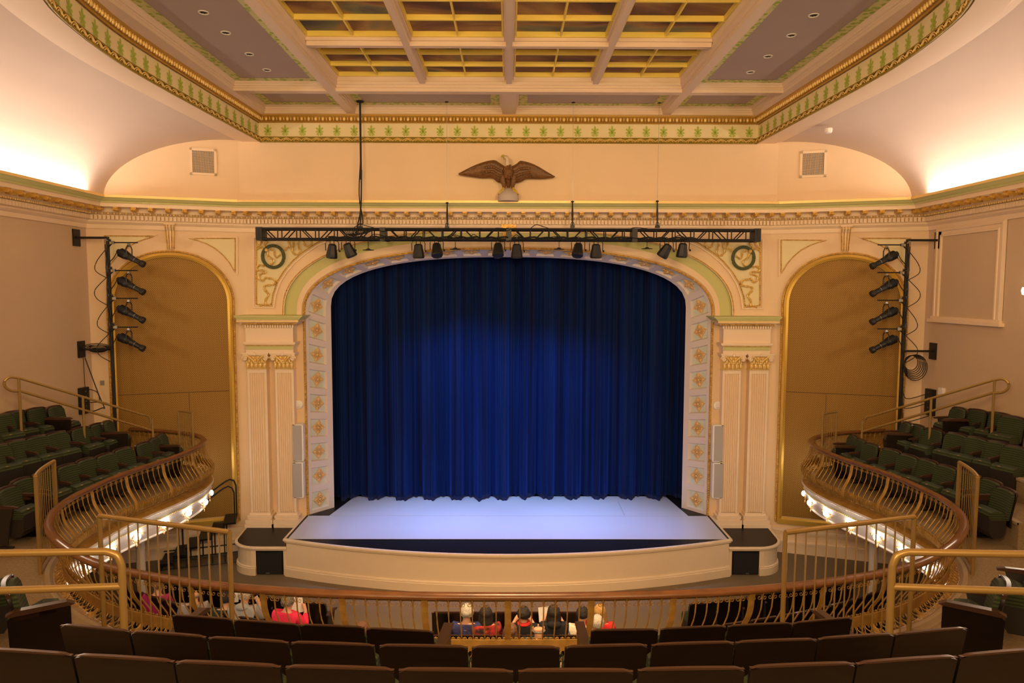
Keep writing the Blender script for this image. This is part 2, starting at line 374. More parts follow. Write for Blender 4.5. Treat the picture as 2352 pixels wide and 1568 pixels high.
q1 = atY(683, 723, D); q2 = atY(655, 723, D); q3 = atY(648, 723, D); zsp = atY(1168, 724, D).z
zt1, zt_2, zt3 = (atY(1168, y, D).z for y in (549, 529, 525))
mb = MB(); band(mb, -q1.x, zsp, zt1, -q2.x, zsp, zt_2, D, [(0, .055), (.0, .012), (1, .012), (1, .055)]); mb.obj('green_band', 'green', tr, smooth=True)
mb = MB(); band(mb, hw + .05, zsp, zt + .05, -q1.x, zsp, zt1, D, [(0, 0), (0, .04), (1, .055)]); mb.obj('inner_band', 'wall', tr, smooth=True)
mb = MB(); band(mb, -q2.x, zsp, zt_2, -q3.x, zsp, zt3, D, [(0, .012), (0, .06), (1, .06), (1, 0)]); mb.obj('outer_band', 'trimc', tr, smooth=True)
mb = MB(); beads(mb, [V((x, D - .06, z)) for x, z, _, _ in arch((-q2.x - q3.x) / 2, zsp, (zt_2 + zt3) / 2)], .026, .05); mb.obj('bead_moulding', 'gold', tr, smooth=True, ang=80)
mb = MB(); mb.bx(-.13, .13, D - .14, D, atY(1168, 546, D).z - .06, ZC(524, .0)); mb.bx(-.16, .16, D - .17, D, ZC(524, 0), ZC(517, 0))
for i in (-1, 0, 1): mb.bx(i * .07 - .02, i * .07 + .02, D - .19, D - .14, atY(1168, 546, D).z - .02, ZC(518, 0))
mb.obj('keystone', 'gold', tr)

# ---- main cornice running round the room
path = [(-8.78, -3), (-8.78, 14.35), (-5.83, D), (5.83, D), (8.78, 14.35), (8.78, -3)]
zso = ZC(486.5, .56)
prof = [(0, ZC(535, 0)), (.035, ZC(535, .035)), (.035, ZC(526, .035)), (.06, ZC(524, .06)), (.10, ZC(520, .1)), (.10, ZC(517, .1)), (.13, ZC(516.5, .13)), (.13, ZC(504.5, .13)), (.16, ZC(504, .16)), (.24, ZC(499, .24)), (.27, ZC(499, .27)), (.27, zso), (.56, zso), (.56, ZC(478, .56)), (.59, ZC(478, .59))]
mb = MB().sweep(path, prof); cor = struct(mb.obj('trim_2', 'trimc'), 'cream classical cornice with gilt brackets running under the vault', 'moulding')
mb = MB().sweep(path, [(.59, ZC(478, .59)), (.60, ZC(474.5, .60)), (.64, ZC(472, .64)), (.68, ZC(467.5, .68)), (.70, ZC(466, .70))]); mb.obj('green_cyma', 'green', cor)
mb = MB().sweep(path, [(.70, ZC(466, .70)), (.72, ZC(466, .72)), (.72, ZC(463.8, .72) + .03), (.70, ZC(463.8, .72) + .03), (.70, ZC(463.8, .72)), (.48, ZC(463.8, .72))]); mb.obj('gilt_lip', 'goldl', cor)
ZL = ZC(463.8, .72)
def along(o, step, z):
    """points every step along the cornice line at distance o from the wall, with travel direction and outward normal"""
    res = []
    m = MB().sweep(path, [(o, z)]) if False else None
    pl = []
    for i in range(len(path) - 1):
        a, b = V(path[i]), V(path[i + 1]); d = (b - a).normalized(); n = V((d.y, -d.x)); pl.append((a, b, d, n))
    for i, (a, b, d, n) in enumerate(pl):
        cut0 = 0; cut1 = 0
        if i > 0: cut0 = o * math.tan(pl[i - 1][2].angle(d) / 2) + (o * 0)
        if i < len(pl) - 1: cut1 = o * math.tan(d.angle(pl[i + 1][2]) / 2)
        A, Bq = a + n * o + d * cut0, b + n * o - d * cut1; L = (Bq - A).length; k = max(1, round(L / step))
        for j in range(k): yield A + d * (L * (j + .5) / k), d, n, i
mb = MB()
for p, d, n, i in along(.165, .0775, 0):
    if p.y > 8: mb.box((p.x, p.y, (ZC(506, .17) + ZC(515, .17)) / 2), (.052, .075, ZC(506, .17) - ZC(515, .17)), R=Matrix.Rotation(math.atan2(d.y, d.x), 3, 'Z'))
mb.obj('dentil_course', 'trimc', cor)
mb = MB(); k = 0
for p, d, n, i in along(.22, .056, 0):
    k += 1
    if p.y > 8: mb.ball((p.x, p.y, (ZC(500, .2) + ZC(503.6, .2)) / 2), ((.026, .022, .026) if k % 2 else (.008, .02, .026)), 6, 4, Matrix.Rotation(math.atan2(d.y, d.x), 3, 'Z'))
mb.obj('egg_and_dart', 'goldl', cor, smooth=True, ang=80)
hb = zso - ZC(496.5, .3)
bp = [(0, 0), (.27, 0), (.27, -.02), (.29, -.035), (.295, -.06), (.27, -.08), (.24, -.07), (.20, -.055), (.12, -.085), (.06, -hb), (0, -hb)]
bm_ = MB().prism(bp, lambda a, b, dd: V((dd, -a, b)), -.046, .046)
for q in (-.03, 0, .03): bm_.ball((q, -.285, -.045), (.014, .016, .022), 6, 4)
first = None
for p, d, n, i in along(.27, .3165, 0):
    if p.y < 10.0: continue
    if first is None: first = o = bm_.obj('bracket', 'gold', cor, world=False)
    else: o = first.copy(); COL.objects.link(o)
    o.location = V((p.x, p.y, zso)) - V(cor.location); o.rotation_euler = (0, 0, math.atan2(d.y, d.x))
# light trough behind the ledge and the lamps in it
for s in (-1, 1):
    mb = MB(); mb.bx(-8.78, -8.19, -3, 14.1, ZL - .01, ZL + .005); struct(mirx(s, mb).obj('trim_%d' % (3 + (s > 0)), 'trimc'))
    st = MB(); st.bx(-8.175, -8.12, 3.0, 13.4, ZL + .001, ZL + .008); t = tag(mirx(s, st).obj('strip_light', mat('cove_strip_glow', (1, 1, 1), .5, emit=(1, .90, .82), estr=10)), 'glowing strip light lying in the trough under the %s vault' % SIDE[s], 'strip light')

# ---- vaults and ceiling
FRM = spline([(5.30, 14.8, 0), (5.38, 12.4, 0), (5.43, 10.6, 0), (5.40, 9.5, 0), (5.23, 8.3, 0), (5.0, 7.55, 0), (4.5, 6.6, 0), (3.7, 5.7, 0), (2.4, 4.9, 0), (1.2, 4.55, 0), (0, 4.45, 0)], 6)
FR2 = [(-p.x, p.y) for p in FRM] + [(p.x, p.y) for p in reversed(FRM[:-1])]     # left front -> rear -> right front
ZB, ZT = atY(1168, 327.5, 14.8).z, atY(1168, 283, 14.8).z
def offs(pts, o):
    r = []
    for i, p in enumerate(pts):
        a, b = pts[max(0, i - 1)], pts[min(len(pts) - 1, i + 1)]; d = (V(b) - V(a)).normalized(); r.append((p[0] + d.y * -o * -1, p[1] - d.x * o * 1))
    return r
def offn(pts, o):                  # offset away from the ceiling centre
    r = []
    for i, p in enumerate(pts):
        a, b = pts[max(0, i - 1)], pts[min(len(pts) - 1, i + 1)]; d = (V(b) - V(a)).normalized(); n = V((d.y, -d.x))
        if n.dot(V(p) - V((0, 10))) < 0: n = -n
        r.append((p[0] + n.x * o, p[1] + n.y * o))
    return r
for s in (-1, 1):
    rows = []
    fr_ = [p for p in FR2 if p[0] <= 0]; fo = offn(fr_, .50)
    n = 22; fo2 = [(fo[0][0], 16.0)] + fo
    wall = []
    for p in fo2:
        Yw = p[1] if p[1] > 9 else 9 - (9 - p[1]) * 2.6
        wall.append((-8.19, Yw))
    for j in range(n + 1):
        th = j / n * PI / 2; cx = math.cos(th) ** (2 / 1.9) if j < n else 0.0; sz = math.sin(th) ** (2 / 1.9)
        rows.append([(f[0] + (w[0] - f[0]) * cx, f[1] + (w[1] - f[1]) * cx, ZL + (ZB + .03 - ZL) * sz) for f, w in zip(fo2, wall)])
    mb = MB().grid(rows); 
    struct(mirx(s, mb).obj('ceiling_vault_' + SIDE[s], 'vault', smooth=True))
fre = struct(empty('trim_5', (0, 14.8, ZB)), 'ceiling frieze band stencilled with green palmettes between gilt mouldings', 'moulding')
fro = offn(FR2, .50); fi = FR2
full = lambda pts: pts
mb = MB(); mb.grid([[(x, y, ZB + .03) for x, y in fro], [(x, y, ZB + .03) for x, y in offn(FR2, .40)], [(x, y, ZB) for x, y in offn(FR2, .37)], [(x, y, ZB) for x, y in fi]])
mb.obj('soffit', 'trimc', fre)
loop = FR2
mb = MB(); mb.grid([[(x, y, z) for x, y in loop] for z in (ZB, ZT + .02)]); mb.grid([[(-5.3, 14.8 - .001, z), (5.3, 14.8 - .001, z)] for z in (ZB + .0, ZT + .02)]); 
mb.obj('frieze', 'pale', fre)
def in_off(o): return offn(FR2, -o)
# gilt lower border (olive ground, raised scallops), gilt upper egg border
frontY = 14.8
def run(o):      # closed-ish run: side/rear curve + the front straight
    c = in_off(o); return c, [(-5.3 + o, frontY - o), (5.3 - o, frontY - o)]
mb = MB()
zl0, zl1 = ZB, atY(1168, 317.5, 14.78).z
for c in run(.03): mb.grid([[(x, y, zl0 - .01) for x, y in c], [(x, y, zl1) for x, y in c]])
for c in run(.04): mb.tube([(x, y, zl0) for x, y in c], .02, 6); mb.tube([(x, y, zl1) for x, y in c], .014, 6)
mb.obj('lower_border', mat('gilt_border_ground', (.42, .27, .03), .45, metal=.45, col2=(.20, .17, .015), vscale=30), fre)
mb = MB()
for c in run(.05):
    pts = resample([V((x, y, 0)) for x, y in c], .215)
    for i in range(len(pts) - 1):
        a, b = pts[i], pts[i + 1]
        if a.y < 6: continue
        for k_, hh in ((1, 1.0), (.55, .6)):
            mb.tube([a.lerp(b, .5 + (t - .5) * k_) + V((0, 0, zl0 + .015 + (zl1 - zl0 - .03) * hh * math.sin(t * PI) ** .8)) for t in [q / 8 for q in range(9)]], .009, 4)
mb.obj('scallop_relief', 'goldl', fre)
ze0, ze1 = ZT, atY(1168, 266, 14.7).z
mb = MB()
for c0, c1 in ((run(.0)[0], run(.10)[0]), (run(.0)[1], run(.10)[1])): mb.grid([[(x, y, ze0 - .02) for x, y in c0], [(x, y, ze0) for x, y in c0], [(x, y, ze1 - .01) for x, y in c1], [(x, y, ze1 + .02) for x, y in c1]])
for c in run(.035): mb.tube([(x, y, ze0) for x, y in c], .016, 6)
mb.obj('upper_border', mat('gilt_border_ground_upper', (.50, .29, .05), .45, metal=.45), fre)
mb = MB(); k = 0
for c in run(.065):
    pts = resample([V((x, y, (ze0 + ze1) / 2)) for x, y in c], .075)
    for i in range(len(pts) - 1):
        k += 1; p = (pts[i] + pts[i + 1]) / 2; d = (pts[i + 1] - pts[i]).normalized()
        if p.y > 6: mb.ball(p, ((.032, .03, .05) if k % 2 else (.012, .03, .045)), 6, 4, Matrix.Rotation(math.atan2(d.y, d.x), 3, 'Z'))
mb.obj('egg_moulding', 'goldl', fre, smooth=True, ang=80)
# stencilled palmettes
def palmette():
    r = []
    def petal(x0, y0, a0, c, L, w, pk=.62):
        n = 7; P_ = [(x0, y0)]
        for q in range(n): t = (q + .5) / n; a = a0 + c * t; P_.append((P_[-1][0] + math.sin(a) * L / n, P_[-1][1] + math.cos(a) * L / n))
        l, rr = [], []
        for q in range(n + 1):
            t = q / n; ww = w * (.22 + .78 * math.sin(min(1, t / pk) * PI / 2)) * (1 if t < pk else max(0, 1 - ((t - pk) / (1 - pk)) ** 2) ** .5)
            a, b = P_[max(0, q - 1)], P_[min(n, q + 1)]; dx, dy = b[0] - a[0], b[1] - a[1]; m = math.hypot(dx, dy); l.append((P_[q][0] - dy / m * ww, P_[q][1] + dx / m * ww)); rr.append((P_[q][0] + dy / m * ww, P_[q][1] - dx / m * ww))
        r.append(l + rr[::-1])
    petal(0, -.02, 0, 0, .185, .030)
    for s in (-1, 1): petal(s * .010, -.03, s * .05, s * 1.5, .175, .022); petal(s * .014, -.045, s * .35, s * 1.9, .135, .019); petal(s * .016, -.055, s * .75, s * 2.2, .10, .016); petal(s * .008, -.055, s * 2.7, -s * 1.9, .075, .014)
    return r
PAL = palmette(); mb = MB(); zc_ = atY(1168, 305.5, 14.8).z
for c in run(.004):
    front = len(c) == 2
    pts = resample([V((x, y, 0)) for x, y in c], .366 if front else .345)
    for i in range(len(pts) - 1):
        p = (pts[i] + pts[i + 1]) / 2; d = (pts[i + 1] - pts[i]).normalized()
        if p.y < 6.2: continue
        nn = V((d.y, -d.x, 0)); nn = nn if nn.dot(V((0, 10, 0)) - p) > 0 else -nn
        for poly in PAL:
            n = len(poly); vs = [p + d * a + V((0, 0, zc_ + b)) + nn * .003 for a, b in [(a * .66, b * .92 + .012) for a, b in poly]]; h = n // 2
            mb.add(vs, [(i2, i2 + 1, n - 2 - i2, n - 1 - i2) for i2 in range(h - 1)])
mb.obj('palmette_stencil', mat('palmette_green', (.38, .48, .06), .6), fre)

# coffered ceiling
ZM = 3.70
ceil = struct(empty('ceiling', (0, 10, ZM)), 'coffered ceiling with grey panels around a painted cloud mural', 'ceiling')
XB0, XB1, XO = 3.25, 3.42, 5.16; YA0, YA1, YF = 13.13, 13.31, 14.76
beamf = MB()
def rect(x0, x1, y0, y1, z, m=None): (m or beamf).add([(x0, y0, z), (x1, y0, z), (x1, y1, z), (x0, y1, z)], [(0, 1, 2, 3)])
YR = 5.2
for s in (-1, 1):
    rect(s * XB0, s * XB1, YR, YA0, ZM); rect(s * XB0, s * XB1, YA1, YF, ZM)
    g = MB(); side = [(x, y) for x, y in in_off(.10) if x <= .0 and y > YR]; g.grid([[(x, y, ze1 + .01) for x, y in side], [(-XO if y > 8.5 else max(-XO, x + .15), y, ZM) for x, y in side]]); mirx(s, g); beamf.add(g.v, g.f)
rect(-5.3, 5.3, YA0, YA1, ZM); rect(-5.3, 5.3, YF, 14.8, ZM); rect(-.14, .14, YA1, YF, ZM); rect(-5.3, 5.3, YR - .3, YR, ZM)
beamf.grid([[(-5.3, 14.7, ze1 + .01), (5.3, 14.7, ze1 + .01)], [(-5.3, 14.76, ZM), (5.3, 14.76, ZM)]])
pan, lf = MB(), MB()
def coffer(x0, x1, y0, y1, steps, ztop, panel=True):
    rings = []
    for i, z in steps: rings.append([(x0 + i, y0 + i, z), (x1 - i, y0 + i, z), (x1 - i, y1 - i, z), (x0 + i, y1 - i, z)])
    beamf.grid(rings, cu=True)
    i = steps[-1][0]
    if panel:
        rect(x0 + i, x1 - i, y0 + i, y1 - i, ztop, pan)
        a, w = i + .005, .17; X0, X1, Y0, Y1 = x0 + a, x1 - a, y0 + a, y1 - a
        for r in ((X0, X1, Y0, Y0 + w), (X0, X1, Y1 - w, Y1), (X0, X0 + w, Y0 + w, Y1 - w), (X1 - w, X1, Y0 + w, Y1 - w)): rect(*r, ztop - .004, lf)
STP = [(0, ZM), (0, ZM + .05), (.012, ZM + .055), (.012, ZM + .085), (.03, ZM + .09), (.032, ZM + .12), (.05, ZM + .14), (.06, ZM + .17)]
ZP = ZM + .17
for s in (-1, 1):
    a, b = sorted((s * XO, s * XB1))
    coffer(a, b, YR, YA0, STP, ZP); coffer(a, b, YA1, YF, STP, ZP)
    a, b = sorted((s * XB0, s * .14)); coffer(a, b, YA1, YF, STP, ZP)
ZG = 4.0
coffer(-XB0, XB0, YR, YA0, [(0, ZM), (0, ZM + .06), (.02, ZM + .065), (.02, ZM + .11), (.04, ZM + .12), (.045, ZM + .17), (.03, ZM + .18), (.06, ZM + .25), (.06, ZG)], ZG, panel=False)
beamf.obj('beams', 'beam', ceil); pan.obj('panel', 'grey', ceil); lf.obj('stencil_border', 'leafy', ceil)
mur = MB(); rect(-3.2, 3.2, YR, 13.1, ZG + .03, mur); mo = mur.obj('cloud_mural', 'mural', ceil)
big, sml = MB(), MB()
majY = [11.155, 8.95, 6.75]; majX = [-1.62, 0, 1.62]
for y in majY: big.bx(-3.2, 3.2, y - .055, y + .055, ZM + .13, ZG + .03); big.bx(-3.2, 3.2, y - .09, y + .09, ZM + .20, ZG + .03)
for x in majX: big.bx(x - .05, x + .05, YR, 13.08, ZM + .126, ZG + .03); big.bx(x - .085, x + .085, YR, 13.08, ZM + .196, ZG + .03)
big.obj('large_divider', 'beam', ceil)
ys = [13.07] + majY; cols = [-3.19] + majX + [3.19]
for j in range(len(ys) - 1):
    ya, yb = ys[j] - (.0 if j == 0 else .09), ys[j + 1] + .09
    for k in range(4):
        xa, xb = cols[k] + (.085 if k else 0), cols[k + 1] - (.085 if k < 3 else 0)
        for y in (ya - .02, yb + .02, ya + (yb - ya) / 3, ya + (yb - ya) * 2 / 3): sml.bx(xa, xb, y - .018, y + .018, ZG - .05, ZG + .03)
        for x in (xa + .018, xb - .018, (xa + xb) / 2): sml.bx(x - .013, x + .013, yb - .012, ya + .012, ZG - .046, ZG + .026)
sml.obj('gilt_bar', 'yellow', ceil)
mb = MB(); mb.bx(-9.5, 9.5, -3, 17.7, 4.25, 4.35); struct(mb.obj('ceiling_slab', 'grey'))
# recessed downlights
first = None
for s in (-1, 1):
    for y in (12.44, 11.62, 10.68, 9.92, 9.1):
        if first is None:
            dl = empty('downlight'); r = MB().lathe([(.055, .0), (.068, -.012), (.075, -.006), (.075, .002)], k=20); r.obj('trim_ring', 'white', dl, world=False, smooth=True)
            g = MB().lathe([(0, .0), (.056, .0)], k=16); g.obj('reflector', mat('downlight_reflector', (.30, .20, .07), .3, metal=.6), dl, world=False)
            g = MB(); [g.box((x, 0, -.004), (.014, .075 - abs(x), .008)) for x in (-.03, .0, .03)]; g.obj('louver', 'black', dl, world=False); first = dl
        else: dl = dup(first)
        dl.location = (s * 4.29, y, ZP - .003)
        o_ = {12.44: 'closest to the stage', 11.62: 'second from the stage end', 10.68: 'third from the stage end', 9.92: 'fourth from the stage end', 9.1: 'fifth from the stage end'}[y]
        tag(dl, 'small round recessed downlight in the %s grey ceiling panel, %s' % (SIDE[s], o_), 'downlight', 'ceiling downlights')
# ---------------------------------------------------------------- arched grilles on the angled walls
def gr_pts(k=26):
    uL, _ = awp(546, 900); uR, _ = awp(252, 900); zt_g = awp(397, 574)[1]; zb_g = awp(550, 1197)[1]; zs_g = awp(397, 697)[1]
    return uL, uR, zs_g, zt_g, zb_g
uL, uR, zsg, ztg, zbg = gr_pts(); um, uh = (uL + uR) / 2, (uR - uL) / 2
def garch(inset, n=2.1):
    a = arch(uh - inset, zsg, ztg - inset, n=n, k=24, zb=zbg + (inset if inset < .2 else inset)); return [(um + x, z) for x, z, _, _ in a]
NW3 = V((NW.x, NW.y, 0))
WL = {-1: 'left', 1: 'right'}
for s in (-1, 1):
    g = empty('arched_grille', aw(um, zbg) if s < 0 else V((-aw(um, zbg).x, aw(um, zbg).y, zbg)))
    tag(g, 'tall arched brown woven grille in gilt frame on the %s side of the stage' % WL[s], 'grille', 'arched grilles beside the stage')
    inn = garch(.16); mb = MB(); mb.add([aw(u, z, .02) for u, z in inn], [tuple(range(len(inn)))]); mirx(s, mb).obj('grille_cloth', 'grille', g)
    A_, B_, C_ = garch(.06), garch(.16), garch(.0)
    mb = MB(); mb.grid([[aw(u, z, o) for u, z in P] for P, o in ((A_, .03), (A_, .06), ([((a[0] * .5 + b[0] * .5), a[1] * .5 + b[1] * .5) for a, b in zip(A_, B_)], .085), (B_, .06), (B_, .02))])
    uA, uB = um - uh + .06, um + uh - .06
    mb.add([aw(uA, zbg + .0, .03), aw(uB, zbg + .0, .03), aw(uB, zbg + .0, .08), aw(uA, zbg, .08), aw(uA, zbg + .14, .03), aw(uB, zbg + .14, .03), aw(uB, zbg + .10, .08), aw(uA, zbg + .10, .08)], [(0, 1, 2, 3), (4, 5, 6, 7), (2, 3, 7, 6), (0, 3, 7, 4), (1, 2, 6, 5)])
    mirx(s, mb).obj('frame', mat('grille_frame_gilding', (.78, .50, .09), .38, metal=.6, bump=.15), g, smooth=True)
    mb = MB(); rope(mb, [aw(u, z, .05) for u, z in garch(.03)], .026, .062, nrm=NW3); mirx(s, mb).obj('rope_moulding', 'gold', g, smooth=True, ang=80)
    mb = MB()
    for zz in (zbg + 3.0,): mb.add([aw(um - uh + .17, zz, .022), aw(um + uh - .17, zz, .022), aw(um + uh - .17, zz + .012, .022), aw(um - uh + .17, zz + .012, .022)], [(0, 1, 2, 3)])
    for uu in (um - uh * .22,): mb.add([aw(uu, zbg + .16, .022), aw(uu + .01, zbg + .16, .022), aw(uu + .01, zbg + 3, .022), aw(uu, zbg + 3, .022)], [(0, 1, 2, 3)])
    mirx(s, mb).obj('cloth_seam', mat('dark_seam', (.07, .04, .012), .8), g)
    # small framed spandrels above the grille
    for nm, px, wh in (('outer', [(234, 538), (363, 539), (340, 546), (318, 554), (296, 566), (275, 582), (256, 602), (240, 626)], 'nearer the side wall'), ('inner', [(428, 544), (546, 544), (546, 632), (532, 608), (515, 588), (494, 570), (470, 557), (449, 549)], 'nearer the stage arch')):
        uv = [awp(x, y) for x, y in px]; c = (sum(p[0] for p in uv) / len(uv), sum(p[1] for p in uv) / len(uv))
        sp = empty('spandrel_panel', aw(c[0], min(p[1] for p in uv))); 
        if s > 0: sp.location.x *= -1
        tag(sp, 'small curved triangular gilt panel over the %s grille, %s' % (WL[s], wh), 'wall panel', 'triangular panels over the grilles')
        sh = lambda k: [(c[0] + (p[0] - c[0]) * k, c[1] + (p[1] - c[1]) * k) for p in uv]
        mb = MB(); mb.add([aw(u, z, .01) for u, z in sh(.86)], [tuple(range(len(uv)))]); mirx(s, mb).obj('panel', 'pale', sp)
        mb = MB(); mb.grid([[aw(u, z, o) for u, z in sh(k)] for k, o in ((1.0, .0), (1.0, .03), (.93, .035), (.90, .012), (.86, .01))], cu=True); mirx(s, mb).obj('frame', 'trimc', sp)
        mb = MB(); q = [aw(u, z, .022) for u, z in sh(.875)]; beads(mb, q + [q[0]], .018, .055, nrm=NW3); mirx(s, mb).obj('bead_moulding', 'gold', sp, smooth=True, ang=80)
    # scrolled keystone above the grille
    u0, z0 = awp(393, 571); u1, z1 = awp(393, 514)
    mb = MB()
    pr = [(0, z0), (.05, z0 - .01), (.07, z0 + .03), (.05, z0 + .10), (.06, z1 - .16), (.12, z1 - .08), (.13, z1 - .03), (0, z1 - .03)]
    for a, b in ((-.075, .075),):
        vs = [aw(u0 + a * (1 if z < z1 - .2 else 1.25), z, o) for o, z in pr] + [aw(u0 + b * (1 if z < z1 - .2 else 1.25), z, o) for o, z in pr]; n = len(pr)
        mb.add(vs, [tuple(range(n)), tuple(range(n, 2 * n))] + [(i, (i + 1) % n, (i + 1) % n + n, i + n) for i in range(n)])
    mb2 = MB()
    for q in (-.065, -.025, .025, .065): mb2.tube([aw(u0 + q * (1 if z < z1 - .2 else 1.25), z, o + .006) for o, z in pr[1:-1]], .012, 5)
    ks = empty('keystone_bracket', aw(u0, z0)); 
    if s > 0: ks.location.x *= -1
    tag(ks, 'cream keystone bracket with gilt ribs above the %s arched grille' % WL[s], 'bracket', 'keystones over the grilles')
    mb.add([aw(u0 - .11, z1 - .03), aw(u0 + .11, z1 - .03), aw(u0 + .11, z1 - .03, .16), aw(u0 - .11, z1 - .03, .16), aw(u0 - .11, z1), aw(u0 + .11, z1), aw(u0 + .11, z1, .16), aw(u0 - .11, z1, .16)], [(0, 1, 2, 3), (4, 5, 6, 7), (2, 3, 7, 6), (0, 3, 7, 4), (1, 2, 6, 5)])
    mirx(s, mb).obj('bracket', 'trimc', ks); mirx(s, mb2).obj('gilt_rib', 'gold', ks)
    # return air vent in the upper angled wall
    va = atP(437, 401, P0 + NW * .5, NW); vb = atP(497, 343, P0 + NW * .5, NW)
    ua, ub = (va.xy - P0).dot(DW), (vb.xy - P0).dot(DW); ua, ub = min(ua, ub), max(ua, ub)
    v = empty('air_vent', aw((ua + ub) / 2, va.z, .5)); v.location.x *= -s
    v.location.x = abs(v.location.x) * s
    tag(v, 'square perforated air vent in cream frame high on the %s wall' % WL[s], 'air vent', 'high air vents')
    mb = MB(); W = .05
    def slab(m, a, b, c, d, o0, o1): m.add([aw(a, c, o0), aw(b, c, o0), aw(b, c, o1), aw(a, c, o1), aw(a, d, o0), aw(b, d, o0), aw(b, d, o1), aw(a, d, o1)], [(0, 1, 2, 3), (4, 5, 6, 7), (2, 3, 7, 6), (0, 3, 7, 4), (1, 2, 6, 5), (0, 1, 5, 4)])
    za, zb2 = va.z, vb.z
    for a, b, c, d in ((ua, ub, za, za + W), (ua, ub, zb2 - W, zb2), (ua, ua + W, za, zb2), (ub - W, ub, za, zb2)): slab(mb, a, b, c, d, .5, .53)
    mirx(s, mb).obj('frame', 'trimc', v)
    mb = MB(); slab(mb, ua + W, ub - W, za + W, zb2 - W, .502, .508); mirx(s, mb).obj('backing', 'blackp', v)
    mb = MB(); k = 20
    for i in range(k + 1):
        u_ = ua + W + (ub - ua - 2 * W) * i / k; slab(mb, u_ - .0028, u_ + .0028, za + W, zb2 - W, .508, .514)
        z_ = za + W + (zb2 - za - 2 * W) * i / k; slab(mb, ua + W, ub - W, z_ - .0028, z_ + .0028, .508, .514)
    mirx(s, mb).obj('mesh', 'trimc', v)

